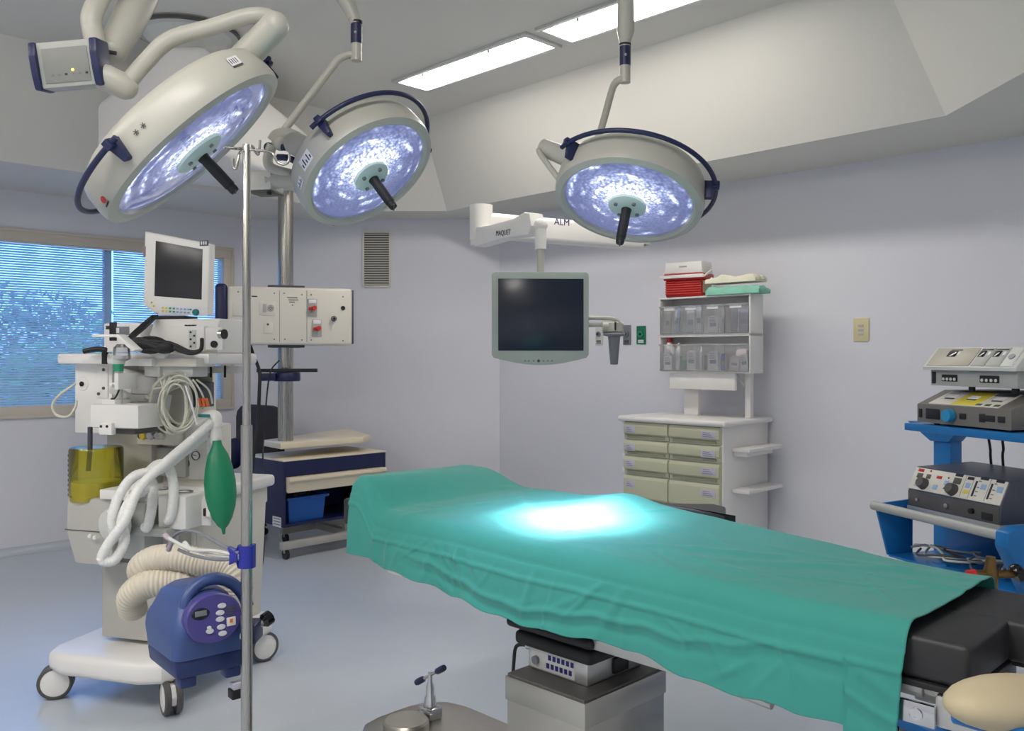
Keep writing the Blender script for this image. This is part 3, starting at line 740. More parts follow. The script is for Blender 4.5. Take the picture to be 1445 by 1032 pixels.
mb = MB(); pts = [(-.03, -.10), (.12, -.085), (LF * .55, -.058), (LF, -.05), (LF + .03, .0), (LF, .075), (LF * .9, .085), (LF * .72, .055), (LF * .5, .045), (LF * .25, .032), (.0, .03), (-.05, .0)]
mb.prism(pts, 1, -.05, .05, m_white, .012, T=Tf, caps=True); fa = mb.build('forearm', ta)
Dp = P(763, 352, Ym + .08); Dq = P(763, 385, Ym + .08)
mb = MB(); mb.tube([L(P(763, 318, Ym + .08)), L(Dp)], .033, m_white, 24); mb.ball(L(P(763, 318, Ym + .08)), .04, m_white); mb.tube([L(Dp), L(Dq) + V((0, 0, -.0))], .022, m_lampwhite, 20); mb.build('drop_tube', ta)
# lettering
def on_line(Tm, y, px, py):
    full = MX.Translation(V((post.x, post.y, ZS))) @ Tm
    return hit(full, 1, y, px, py)
s1 = 1 if (Tarm.to_3x3() @ V((0, 1, 0))).dot(V((0, 1, 0))) > 0 else -1
h = on_line(Tarm, -.0605 * s1, 793, 314)
Tt = Tarm @ MX.Translation((h.x, -.0612 * s1, h.z)) @ MX.Rotation(R(90), 4, 'X')
text('ALM', .062, m_inkblue, Tt, ta)
s2_ = 1 if (Tf.to_3x3() @ V((0, 1, 0))).dot(V((0, 1, 0))) > 0 else -1
h = on_line(Tf, -.0505 * s2_, 710, 329)
text('MAQUET', .046, m_ink, Tf @ MX.Translation((h.x, -.0512 * s2_, h.z)) @ MX.Rotation(R(90), 4, 'X'), ta)

# ============================ CEILING SUPPLY PENDANT ============================
pc = P(403, 500, 6.95)
t = thing('supply_pendant', 'ceiling supply pendant with steel column and white socket panel above the navy trolley', 'medical pendant', (pc.x, pc.y, 0))
mwp = MX.Translation((pc.x, pc.y, 0)); inv = mwp.inverted()
mb = MB()
A_ = [(-2.04, 5.2), (-1.82, 5.2), (-1.57, 6.8), (-1.7, 7.08), (-1.98, 7.05), (-2.68, 5.65)]
zt = [3.4, 3.4, 3.28, 3.2, 3.2, 3.18]; zb = [2.78, 2.78, 2.86, 2.86, 2.86, 2.72]
vs = [(x - pc.x, y - pc.y, z) for (x, y), z in zip(A_, zt)] + [(x - pc.x, y - pc.y, z) for (x, y), z in zip(A_, zb)]
n = len(A_); m_pend = mat('pendant_housing_white', (246, 244, 240), .3, var=.01)
mb.raw(vs, [list(range(n)), list(range(n, 2 * n))] + [[i, (i + 1) % n, n + (i + 1) % n, n + i] for i in range(n)], m_pend)
b = mb.bm; bmesh.ops.bevel(b, geom=list(b.edges), offset=.05, segments=4, affect='EDGES', profile=.5)
for f in b.faces: f.smooth = True
mb.build('ceiling_housing', t)
fl = V((-2.0, 5.42, 0)) - V((pc.x, pc.y, 0))
mb = MB(); mb.lathe([(0, ZC - .001), (.30, ZC - .001), (.30, ZC - .03), (.26, ZC - .035), (.2, ZC - .1), (.2, 3.36), (0, 3.36)], m_lgrey, 48, T=MX.Translation((fl.x, fl.y, 0)))
mb.build('ceiling_flange', t)
mb = MB(); mb.lathe([(.301, ZC - .004), (.312, ZC - .008), (.312, ZC - .026), (.301, ZC - .03)], m_dgrey, 48, T=MX.Translation((fl.x, fl.y, 0))); mb.build('flange_ring', t)
mb = MB(); zb_ = .83
mb.lathe([(0, zb_), (.058, zb_), (.06, zb_ + .01), (.06, 2.87), (0, 2.87)], m_steelp, 40)
for a in (R(-120), R(-60)): mb.box((.052, -.010, zb_ + .005), (.0615, .010, 2.86), m_steelp, T=MX.Rotation(a, 4, 'Z'))
mb.build('column', t)
rzp = R(17.0)
pm = MX.Rotation(rzp, 4, 'Z'); mwpp = mwp @ pm
yf = -.20
h0, h1, z0, z1 = rect(mwpp, 1, yf, 321, 405.5, 497, 487)
def pb(x0, y0, x1, y1, v0, v1, m, bev=.003):
    mb = MB(); a0, a1, b0, b1 = rect(mwpp, 1, v0, x0, y0, x1, y1); mb.box((a0, v0, b0), (a1, v1, b1), m, bev, T=pm); return mb
mb = MB(); mb.box((h0, yf, z0), (h1, .09, z1), m_cream, .022, 3, T=pm); sp = mb.build('socket_panel', t)
mb = MB()
for z_ in (z1, z0 - .02): mb.prism([(-.14, -.13), (.14, -.13), (.1, .08), (-.1, .08)], 2, z_, z_ + .02, m_slate, .004, T=pm)
mb.build('panel_gasket', t)
mb = MB(); mb.box((h0 - .09, yf + .01, z0 + .01), (h0, .11, z1 + .02), m_navy, .03, 3, T=pm); mb.build('end_cap', t)
mb = MB(); mb.box((h1 - .004, yf + .015, z0 + .01), (h1 + .014, .115, z1 - .01), m_slate, .006, T=pm); mb.build('side_trim', t)
# seams, sockets and valves on the panel face
for px in (394.5, 433): pb(px - .35, 410, px + .35, 483, yf - .001, yf + .002, m_smoke, 0).build('seam', sp)
for (x0, y0, x1, y1) in ((366, 426, 389, 445), (372, 455, 385, 471), (328, 426, 352, 446)):
    g = pb(x0, y0, x1, y1, yf - .006, yf + .002, m_cream, .003).build('socket_plate', sp)
    cx, cy = (x0 + x1) / 2, (y0 + y1) / 2
    if x0 == 366:
        mb = pb(371, 429, 376, 441, yf - .008, yf - .004, m_grey, .001); a = hit(mwpp, 1, yf - .007, 382, 435)
        mb.cyl(pm @ V((a.x, yf - .009, a.z)), pm @ V((a.x, yf - .005, a.z)), .026, m_grey, 20)
        for dx, dz in ((-.01, 0), (.01, 0), (0, .008), (0, -.012)): mb.cyl(pm @ V((a.x + dx, yf - .0105, a.z + dz)), pm @ V((a.x + dx, yf - .008, a.z + dz)), .004, m_black, 8)
        mb.build('socket', g)
    elif x0 == 372:
        a = hit(mwpp, 1, yf - .007, 378, 458); mb = MB(); mb.cyl(pm @ V((a.x, yf - .010, a.z)), pm @ V((a.x, yf - .005, a.z)), .009, m_dgrey, 14); mb.build('jack', g)
for k, (x0, y0, x1, y1) in enumerate(((434.5, 422, 447.5, 447), (440.5, 451, 454, 475))):
    g = pb(x0, y0, x1, y1, yf - .008, yf + .002, m_grey, .003).build('gas_outlet', sp)
    mb = pb(x0 + 1.2, y0 + 1, x1 - 1.2, y0 + 6, yf - .0095, yf - .006, m_paper, .0005); mb.build('outlet_label', g)
    a = hit(mwpp, 1, yf - .02, (x0 + x1) / 2 + .5, (y0 + y1) / 2 + 1)
    mb = MB()
    mb.tube([pm @ V((a.x + .012, yf - .045, a.z + .004)), pm @ V((a.x + .006, yf - .006, a.z))], .017, m_red, 18)
    mb.tube([pm @ V((a.x - .022, yf - .03, a.z - .004)), pm @ V((a.x - .014, yf - .006, a.z))], .013, m_red, 16); mb.build('red_connector', g)
a = hit(mwpp, 1, yf, 484, 435); mb = MB(); mb.cyl(pm @ V((a.x, yf - .006, a.z)), pm @ V((a.x, yf + .002, a.z)), .017, m_black, 20); mb.build('round_jack', sp)
a = hit(mwpp, 1, yf, 471, 450); mb = MB()
mb.cyl(pm @ V((a.x, yf - .012, a.z)), pm @ V((a.x, yf + .002, a.z)), .022, m_dgrey, 20); mb.cyl(pm @ V((a.x, yf - .04, a.z)), pm @ V((a.x, yf - .01, a.z)), .014, m_chrome, 16); mb.ball(pm @ V((a.x, yf - .042, a.z)), .012, m_black); mb.build('gas_coupling', sp)
mb = MB()
for (px, py) in ((387, 414), (401, 414), (426, 416), (439, 416), (336, 478), (387, 479), (402, 479), (426, 480), (439, 480), (484, 419), (484, 481), (336, 412)):
    a = hit(mwpp, 1, yf, px, py); mb.cyl(pm @ V((a.x, yf - .003, a.z)), pm @ V((a.x, yf + .001, a.z)), .006, m_smoke, 10)
mb.build('screw_heads', sp)
mb = MB()
for (x0, y0, x1, y1) in ((355, 417.5, 363, 419.2), (405, 420, 420, 421), (407, 423, 421, 424), (408, 426, 416, 427), (412, 430, 413.5, 431.5)):
    a0, a1, b0, b1 = rect(mwpp, 1, yf, x0, y0, x1, y1); mb.box((a0, yf - .0012, b0), (a1, yf + .001, b1), m_ink, T=pm)
mb.build('printed_mark', sp)
# equipment rail and navy clamp below the panel
zr = hit(mwpp, 1, -.1, 403, 523).z
mb = MB(); a0, a1, _, _ = rect(mwpp, 1, -.1, 362, 520, 448, 526); mb.box((a0, -.108, zr - .014), (a1, -.096, zr + .014), m_black, .002, T=pm); mb.build('equipment_rail', t)
mb = MB(); zc = hit(mwpp, 1, -.06, 403, 532).z
mb.lathe([(0, -.035), (.1, -.035), (.105, -.028), (.105, .028), (.1, .035), (0, .035)], m_navy, 36, T=MX.Translation((0.01, 0, zc)))
mb.box((-.21, -.1, zc - .03), (-.08, -.03, zc + .03), m_navy, .012, T=pm); mb.build('clamp_ring', t)
zsf = .882
cn = [hit(mwp, 2, zsf, *q) for q in ((371, 621), (396, 625.5), (512, 617), (523, 613.5), (489, 604.5))]
mb = MB(); mb.prism([(c.x, c.y) for c in cn], 2, zsf - .05, zsf, m_beige, .012, 3, caps=True); mb.build('cream_shelf', t)
# hoses hanging from the pendant (parts of it)
mb = MB(); mb.tube(spline([inv @ P(*q) for q in ((352, 484, 6.86), (357, 500, 6.8), (366, 524, 6.7), (366, 550, 6.68), (364, 590, 6.68), (358, 640, 6.62), (352, 700, 6.55))], 8), .013, m_black, 10); mb.build('supply_hose', t)
mb = MB(); mb.tube(spline([inv @ P(*q) for q in ((394, 509, 6.78), (383, 522, 6.72), (378, 545, 6.7), (374, 590, 6.66), (371, 640, 6.6), (372, 700, 6.3), (372, 745, 6.1), (372, 780, 6.0), (368, 805, 5.9), (360, 822, 5.95))], 8), .006, m_black, 8); mb.build('power_cord', t)
# ============================ OPERATING TABLE ============================
# local x runs towards the foot end, local y towards the far side
T0 = V((.816, 1.809, 0)); rzt = R(-45)
mwt = frame(T0, rzt)
t = thing('operating_table', 'steel operating table with black padding standing under the teal drape', 'operating table', T0, rzt)
def tl(px, py, z):            # local point on the horizontal plane z
    return hit(mwt, 2, z, px, py)
WT = .55
# column, from the three visible vertical edges
c0 = hit(mwt, 2, .565, 825, 993)
cx1, cy0 = c0.x, c0.y
cx0 = hit(mwt, 1, cy0, 715, 980).x
cy1 = hit(mwt, 0, cx1, 938, 980).y
mb = MB(); mb.box((cx0, cy0, .16), (cx1, cy1, .50), m_steel, .006); mb.box((cx0 - .004, cy0 - .004, .49), (cx1 + .004, cy1 + .004, .565), m_steel, .004); mb.build('column', t)
mb = MB(); mb.box((cx0 + .002, cy0 + .002, .564), (cx1 - .002, cy1 - .002, .572), m_dgrey, .001); mb.build('column_mat', t)
# base plate: rounded at the head end
bx0 = hit(mwt, 2, .15, 545, 1012).x; by = (cy0 + cy1) / 2
mb = MB()
hw = .235
pts = [(cx1 + .28, by - hw), (cx1 + .28, by + hw)] + [(bx0 + .16 + .0, by + hw)] + [(bx0 + .16 - .16 * math.sin(a), by + hw - .16 + .16 * math.cos(a)) for a in (R(30), R(60), R(90))] + [(bx0, by - hw + .16)] + [(bx0 + .16 - .16 * math.cos(a), by - hw + .16 - .16 * math.sin(a)) for a in (R(30), R(60), R(90))]
mb.prism(pts, 2, .045, .165, m_steel, .012, caps=True); mb.build('base_plate', t)
for (x, y) in ((bx0 + .12, by - .15), (bx0 + .12, by + .15), (cx1 + .2, by - .15), (cx1 + .2, by + .15)):
    mb = MB(); mb.lathe([(0, .001), (.05, .001), (.055, .01), (.045, .05), (0, .05)], m_black, 24, T=MX.Translation((x, y, 0))); mb.build('foot', t)
# round steel cap and the floor clamp with blue T-handle at the head end of the base
cc = hit(mwt, 2, .19, 573, 1022)
mb = MB(); mb.lathe([(.0, .165), (.085, .165), (.085, .2), (.078, .207), (0, .207)], m_steel, 36, T=MX.Translation((cc.x, cc.y, 0))); mb.build('round_cap', t)
k = hit(mwt, 2, .165, 607, 1012)
mb = MB(); T = MX.Translation((k.x, k.y, 0))
mb.box((-.04, -.03, .164), (.04, .03, .21), m_chrome, .006, T=T); mb.box((-.016, -.045, .175), (.05, -.025, .2), m_chrome, .004, T=T)
mb.lathe([(.026, .2), (.022, .24), (.016, .25), (.016, .28), (.009, .3), (.009, .335), (0, .335)], m_chrome, 20, T=T)
pc_ = mb.build('floor_clamp', t)
a, b = hit(mwt, 1, k.y, 586, 975), hit(mwt, 1, k.y, 620, 957)
mid = (a + b) / 2; d = (b - a).normalized()
off = V((k.x, k.y, .325)) - mid
mb = MB(); mb.tube([a + off, b + off], .006, m_chrome, 12); mb.build('crossbar', pc_)
for s, q in ((1, a), (-1, b)):
    mb = MB(); mb.tube([q + off - d * .012 * s, q + off, q + off + d * .035 * s, q + off + d * .045 * s], [.011, .013, .012, .006], m_navy, 14); mb.build('handle_grip', pc_)
# control box on the column
bz0, bz1 = .572, .65
q0 = hit(mwt, 2, bz0, 829, 971); ex, ey = q0.x, q0.y
ux0 = hit(mwt, 1, ey, 745, 950).x; uy1 = hit(mwt, 0, ex, 908, 940).y
mb = MB(); mb.box((ux0, ey, bz0), (ex, uy1, bz1), m_alu, .008); cb = mb.build('control_box', t)
fx = lambda px, py: hit(mwt, 1, ey, px, py)
mb = MB()
pa, pb_ = fx(751, 925), fx(812, 950)
mb.box((ux0 + .012, ey - .0015, bz0 + .008), (ux0 + (ex - ux0) * .8, ey, bz1 - .01), m_lgrey, .0005); mb.build('key_panel', cb)
L_ = ex - ux0
for row in range(2):
    for i in range(6):
        x = ux0 + L_ * (.36 + .075 * i - .03 * row); z = bz0 + .044 - row * .026 
        mb = MB(); mb.box((x, ey - .003, z), (x + L_ * .05, ey - .001, z + .016), m_inkblue, .001); mb.build('key', cb)
mb = MB(); x = ux0 + L_ * .16; mb.cyl((x, ey - .012, bz0 + .034), (x, ey - .001, bz0 + .034), .013, m_smoke, 16); mb.build('rotary_key', cb)
mb = MB(); y = ey + (uy1 - ey) * .42; mb.box((ex - .001, y, bz0 + .012), (ex + .012, y + .07, bz0 + .06), m_black, .004); mb.build('socket_block', cb)
mb = MB(); mb.tube([(ux0 - .02, ey + .02, bz0 + .06), (ux0 + .002, ey + .02, bz0 + .06)], .013, m_chrome, 14); mb.build('cable_plug', cb)
mb = MB(); q = [V((ux0 - .018, ey + .02, bz0 + .06)), V((ux0 - .06, ey + .01, bz0 + .05)), V((cx0 - .05, ey, bz0 - .0)), V((cx0 - .035, cy0 + .06, .5))]
mb.tube(spline(q, 8), .006, m_black, 8)
hel = []
for i in range(90):
    a_ = i * .9; hel.append(V((cx0 - .03 + .014 * math.cos(a_), cy0 + .07 + .014 * math.sin(a_), .5 - i * .0022)))
mb.tube(hel, .004, m_black, 6); mb.build('coiled_cord', t)
# black bellows / boot between control box and table top
mb = MB(); b0, b1 = ux0 - .035, ex + .035; y0_, y1_ = ey - .03, uy1 + .03
for i, (g, z_, z2) in enumerate(((0, bz1 - .004, bz1 + .04), (-.012, bz1 + .04, bz1 + .05), (.02, bz1 + .05, bz1 + .085), (.0, bz1 + .085, bz1 + .095), (.03, bz1 + .095, .80))):
    mb.box((b0 - g, y0_ - g, z_), (b1 + g, y1_ + g, z2), m_black, .016, 3)
mb.build('bellows', t)
# table top frame, side rails, mattress
XF = .115
mb = MB(); mb.box((-1.88, .02, .845), (.02, WT - .02, .872), m_alu, .004); mb.box((-1.3, .1, .80), (-.45, WT - .1, .85), m_alu, .01); mb.box((.0, .03, .835), (XF + .01, .25, .87), m_alu, .004); mb.build('top_frame', t)
for y in (-.004, WT + .004):
    mb = MB(); mb.box((-1.75, y - .006, .80), (.055 if y < 0 else -.0, y + .006, .845), m_chrome, .002); rl = mb.build('side_rail', t)
    mb = MB(); x = hit(mwt, 1, -.01, 1300, 1000).x
    mb.lathe([(0, 0), (.013, 0), (.013, .006), (.006, .007), (0, .004)], m_chrome, 20, T=MX.Translation((.02 if y < 0 else -.05, y - .006, .822)) @ MX.Rotation(R(90), 4, 'X')); mb.build('rail_bolt', rl)
mb = MB()
mb.box((-1.45, 0.008, .885), (XF, .27, .975), m_blackpad, .012, 3); mb.box((XF - .02 - 1.5, .26, .885), (.55, WT - .02, .975), m_blackpad, .012, 3); mb.build('mattress', t)
mb = MB(); mb.box((-1.45, 0.0, .872), (XF + .004, .272, .886), m_black, .003); mb.box((-1.45, .28, .872), (.555, WT, .886), m_black, .003); mb.build('pad_board', t)
# raised head section
mb = MB(); mb.box((-.235, 0.005, -.055), (.225, WT - .02, .05), m_blackpad, .014, 3, T=MX.Translation((-1.68, 0, .918)) @ MX.Rotation(R(2), 4, 'Y')); mb.build('head_pad', t)
hp = hit(mwt, 1, .01, 492, 722)
mb = MB(); mb.box((-2.04, .0, .93), (-1.972, .14, 1.025), m_blackpad, .01); mb.build('head_pad_extension', t)
# foot end: steel casting, blue strap and cream leg support
mb = MB(); mb.box((.05, .0, .80), (.16, .2, .868), m_alu, .01); mb.box((.1, .05, .76), (.2, .14, .83), m_dgrey, .01); mb.build('foot_casting', t)
lc = P(1428, 992, 1.62); li = mwt.inverted() @ lc
Tl = MX.Translation(li) @ MX.Rotation(R(52), 4, 'Z')
mb = MB(); mb.ball((0, 0, 0), (.13, .075, .048), m_tan, T=Tl, n=28); ls = mb.build('leg_support', t); ls['label'] = 'cream leather leg support'
mb = MB(); mb.tube([V((.14, .09, .80)), li + V((0, .02, -.03))], .016, m_chrome, 12); mb.build('support_rod', t)
mb = MB(); st = [mwt.inverted() @ P(*q) for q in ((1348, 1012, 1.66), (1395, 1026, 1.6), (1450, 1040, 1.54))]
for p, q in zip(st, st[1:]):
    dd = (q - p); mb.tube([p, q], .013, m_blue, 10)
mb.build('blue_strap', t)
# arm board on the far side
zab = 1.048
pl_ = [tl(*q, zab) for q in ((852, 706.5), (935, 710), (1008, 711), (1024, 715), (1021, 726), (1006, 737))]
pl_ = [(p.x, max(p.y, WT + .048)) for p in pl_] + [(tl(930, 730, zab).x, WT + .048)]
mb = MB(); mb.prism(pl_, 2, zab - .035, zab, m_blackpad, .008, 2, caps=True); mb.build('arm_board', t)
cxm = sum(p[0] for p in pl_) / len(pl_); cym = sum(p[1] for p in pl_) / len(pl_)
mb = MB(); mb.prism([(cxm + (x - cxm) * 1.03 + .01, WT + .047 + (y - WT - .047) * 1.02) for x, y in pl_], 2, zab - .052, zab - .037, m_black, .003, caps=True); mb.box((cxm - .03, .3, .70), (cxm + .03, WT + .09, .72), m_chrome, .003); mb.box((cxm - .03, WT + .065, .72), (cxm + .03, WT + .09, zab - .051), m_chrome, .003); mb.build('arm_board_plate', t)
# chassis under the table top and a lower steel bar showing below the hem
mb = MB(); mb.prism([(-1.52, .80), (-1.46, .725), (-1.1, .70), (-.45, .70), (-.45, .80)], 1, .10, WT - .1, m_alu, .012); mb.build('under_chassis', t)
a_, b_ = mwt.inverted() @ P(1030, 972, 2.28), mwt.inverted() @ P(1090, 995, 2.2)
mb = MB(); mb.tube([a_, b_], .013, m_alu, 12); mb.tube([a_, V((a_.x, a_.y, .80))], .013, m_alu, 12); mb.build('lower_bar', t)

# ============================ TEAL SURGICAL DRAPE ============================
m_drape = mat('teal_surgical_drape', (54, 146, 136), .82, var=.05, scale=5, bump=.12, bscale=26)
m_drape.node_tree.nodes['Principled BSDF'].inputs['Sheen Weight'].default_value = .15
XH = -1.93; ND = .04
# hem line measured on the near side of the hanging cloth
hem_px = [(505, 784), (522, 792), (545, 803), (570, 812), (600, 824), (635, 840), (660, 852), (700, 868), (740, 882), (780, 893), (830, 903), (870, 913), (900, 924), (930, 938), (965, 955), (1000, 968), (1060, 987), (1100, 997), (1150, 1012), (1190, 1026)]
hem = []
for q in hem_px:
    h = hit(mwt, 1, -ND, *q); hem.append((h.x, h.z))
hem = [(XH - .2, hem[0][1])] + hem + [(-.12, .705), (0.02, .69)]
def lerp_tab(tab, x):
    for (a, za), (b, zb_) in zip(tab, tab[1:]):
        if x <= b: 
            f = (x - a) / (b - a) if b > a else 0; f = min(1, max(0, f)); return za + (zb_ - za) * f
    return tab[-1][1]
def sst(a, b, x):
    f = min(1, max(0, (x - a) / (b - a))); return f * f * (3 - 2 * f)
def ztop(x, y):               # y 0 near .. WT far
    f = y / WT
    z = 1.0 + .0 + .034 * f * sst(-.25, -1.0, x) + .008 * sst(0, -1.2, x)
    z += .012 * f * sst(-.1, -.5, x)
    # raised head end
    st = -1.80 + .20 * f
    z += (.105 - .05 * f) * sst(st, -1.92 + .06 * f, x)
    # shoulder fold towards the far side
    z += .03 * math.exp(-((x + 1.12) / .12) ** 2) * sst(.6, 1.0, f)
    z += .006 * NZ.noise(V((x * 3.1, y * 3.3, 1.7))) + .0028 * NZ.noise(V((x * 9, y * 11, 3.1)))
    # low diagonal creases
    for (cx_, cy_, an, wd, am, ln) in ((-.35, .30, 35, .02, .006, .25), (-.62, .22, 25, .018, .006, .22), (-.9, .38, -20, .02, .005, .2), (-1.25, .2, 12, .018, .005, .2), (-1.45, .35, -35, .02, .006, .2), (-.2, .42, 10, .02, .005, .25), (-.5, .12, -8, .02, .004, .3), (-1.6, .15, 60, .02, .006, .2)):
        dx, dy = x - cx_, y - cy_; u = dx * math.cos(R(an)) + dy * math.sin(R(an)); v = -dx * math.sin(R(an)) + dy * math.cos(R(an))
        z += am * math.exp(-(v / wd) ** 2 - (u / ln) ** 2)
    for (cx_, cy_, an, wd, am, ln) in TOPC:
        dx, dy = x - cx_, y - cy_
        if abs(dx) > .5: continue
        u = dx * math.cos(R(an)) + dy * math.sin(R(an)); v = -dx * math.sin(R(an)) + dy * math.cos(R(an))
        z += am * math.exp(-(v / wd) ** 2 - (u / ln) ** 2)
    return z
# cross-section parameter: -1..0 near hang, 0..1 top, 1..2 far hang
NX, NS, NT = 380, 60, 84
rc = random.Random(42)
TOPC = [(rc.uniform(-1.7, -.08), rc.uniform(.06, .5), rc.uniform(-60, 60), rc.uniform(.007, .016), rc.uniform(.002, .0045), rc.uniform(.06, .2)) for _ in range(26)]
SIDEC = [(rc.uniform(-1.85, -.05), rc.uniform(.15, .8), rc.uniform(20, 160), rc.uniform(.006, .013), rc.uniform(.002, .005), rc.uniform(.04, .11)) for _ in range(26)]
vs = []; fs = []
RB = .045
def section(x, row):
    out = []
    zh = lerp_tab(hem, x) + .004 * math.sin(x * 37)
    zn = ztop(x, 0) - .012
    drop_ = zn - RB - zh
    # head end closes in a little; foot end hangs straight
    for j in range(NS):       # from hem up to the shoulder
        f = j / NS; z = zh + drop_ * f
        g = (1 - f)
        amp = .010 * g ** .8
        fold = math.sin(x * 11 + 1.3 * math.sin(x * 3.7)) * .55 + NZ.noise(V((x * 5.5, z * 1.2, .4))) * .9 + .35 * NZ.noise(V((x * 13, z * 5, 2.0)))
        y = -ND * (.35 + .65 * g ** .5) - amp * fold
        # long horizontal ripple near the hem where the cloth is doubled
        hc = zh + .06 + .05 * NZ.noise(V((x * 2.2, 0, 9))) + .05 * sst(-.9, -.3, x) 
        y -= .008 * math.exp(-((z - hc) / .009) ** 2) * sst(-1.75, -1.4, x) * (1 - .5 * sst(-.9, -.2, x))
        y += .005 * math.exp(-((z - hc + .03) / .012) ** 2) * sst(-1.75, -1.4, x) * (1 - .5 * sst(-.9, -.2, x))
        # crease parallel to the edge
        hc2 = zn - .085 + .02 * NZ.noise(V((x * 1.5, 0, 4)))
        y -= .005 * math.exp(-((z - hc2) / .007) ** 2)
        for (cx_, an, ln) in ((-1.5, 70, .06), (-1.35, 110, .07), (-.75, 60, .09), (-.45, 125, .08), (-1.05, 75, .07), (-.25, 105, .1), (-1.72, 80, .08), (-1.8, 95, .07)):
            zc_ = zh + drop_ * .55; dx, dz = x - cx_, z - zc_
            u = dx * math.cos(R(an)) + dz * math.sin(R(an)); v = -dx * math.sin(R(an)) + dz * math.cos(R(an))
            y -= .007 * math.exp(-(v / .014) ** 2 - (u / ln) ** 2)
        for (cx_, cf, an, wd, am, ln) in SIDEC:
            dx, dz = x - cx_, z - (zh + drop_ * cf)
            if abs(dx) > .25: continue
            u = dx * math.cos(R(an)) + dz * math.sin(R(an)); v = -dx * math.sin(R(an)) + dz * math.cos(R(an))
            y -= am * math.exp(-(v / wd) ** 2 - (u / ln) ** 2)
        if g > .12: y = min(y, -.022)
        out.append(V((x, y, z)))
    nb = 8
    for j in range(nb):       # rounded shoulder
        a = R(90) * j / nb
        rr = RB * (1 + .15 * NZ.noise(V((x * 4, 0, 7))))
        out.append(V((x, -ND * .35 + rr * (1 - math.cos(a)), zn - RB + RB * math.sin(a) + .012 * math.sin(a) ** 2)))
    y0 = -ND * .35 + RB
    for j in range(NT + 1):
        y = y0 + (WT - RB * .6 - y0) * j / NT
        z = ztop(x, y)
        out.append(V((x, y, z - .012 * (1 - sst(0, .12, (y - y0))) * 0)))
    zf = ztop(x, WT)
    for j in range(1, nb + 1):
        a = R(90) * j / nb; out.append(V((x, WT - RB * .6 + RB * .9 * math.sin(a), zf - RB * .8 * (1 - math.cos(a)))))
    for j in range(1, 22):
        f = j / 21; out.append(V((x, WT + RB * .3 + .012 * f + .014 * f * math.sin(x * 12) , zf - RB * .8 - .24 * f)))
    return out
secs = []
for i in range(NX + 1):
    x = XH + (0 - XH) * i / NX
    s = section(x, i)
    if x > -.05:              # slightly inward slant of the foot edge towards the floor
        for p in s:
            if p.y < 0: p.x -= .05 * max(0, (.95 - p.z)) * sst(-.05, 0, x)
    secs.append(s)
# head end apron
s0 = secs[0]; apron = []
for k_ in range(1, 16):
    f = k_ / 15; row = []
    for p in s0:
        q = p.copy()
        if f < .2: q.x -= .02 * math.sin(f / .2 * math.pi / 2); q.z = min(p.z, p.z - .006 * f)
        else: q.x -= .02 + .01 * f; q.z = min(p.z, max(lerp_tab(hem, XH), p.z - .0) if p.y <= 0 else p.z - .26 * (f - .2) / .8)
        row.append(q)
    apron.append(row)
secs = apron[::-1] + secs
m_ = len(secs[0])
for s in secs: vs += s
for i in range(len(secs) - 1):
    for j in range(m_ - 1): fs.append([i * m_ + j, (i + 1) * m_ + j, (i + 1) * m_ + j + 1, i * m_ + j + 1])
mb = MB(); mb.raw(vs, fs, m_drape)
o = mb.build('surgical_drape', sharp=180)
o.matrix_world = mwt
tag(o, 'teal surgical drape spread over the operating table, lit by a bright spot', 'drape')
md = o.modifiers.new('thickness', 'SOLIDIFY'); md.thickness = .0025; md.offset = 1
# ============================ DRAWER CABINET ON THE RIGHT WALL ============================
def cab_frame():
    p = P(876, 588, 6.42); return V((p.x, p.y, 0))
lc = cab_frame(); rzc = R(-44)
mwc = frame(lc, rzc)
t = thing('drawer_cabinet', 'ivory two-column drawer cabinet against the right wall behind the table', 'cabinet', lc, rzc)
zt = hit(mwc, 1, 0, 876, 586).z
xr = hit(mwc, 1, .02, 1021, 650).x; yb = hit(mwc, 0, xr, 1084, 650).y
xl = hit(mwc, 1, .02, 881, 650).x
mb = MB(); mb.box((xl, .02, .09), (xr, yb, zt - .04), m_white, .006); mb.build('body', t)
mb = MB(); mb.box((xl - .035, -.025, zt - .042), (xr + .035, yb + .02, zt - .002), m_white, .018, 3)
mb.build('worktop', t)
for (x, y) in ((xl + .06, .08), (xr - .06, .08), (xl + .06, yb - .06), (xr - .06, yb - .06)):
    mb = MB(); mb.cyl((x - .012, y, .04), (x + .012, y, .04), .04, m_black, 18); mb.box((x - .02, y - .02, .06), (x + .02, y + .02, .092), m_grey, .003); mb.build('caster', t)
rows_l = [596, 619, 642, 667.5, 709]; rows_r = [600.5, 626, 650, 676, 722]
xm_ = (xl + xr) / 2 - .01
zrow = [zt - .055, zt - .175, zt - .28, zt - .405, zt - .63]
zl = [hit(mwc, 1, .02, 884, y).z for y in (594, 619, 642, 668.5, 708)]
zr_ = [hit(mwc, 1, .02, 1020, y).z for y in (603, 630, 655, 684, 728)]
zz = [(a + b) / 2 for a, b in zip(zl, zr_)]
zz.append(zz[-1] - .23); zz.append(zz[-1] - .2) if zz[-1] > .3 else None
zz = [z for z in zz if z > .11] + [.11]
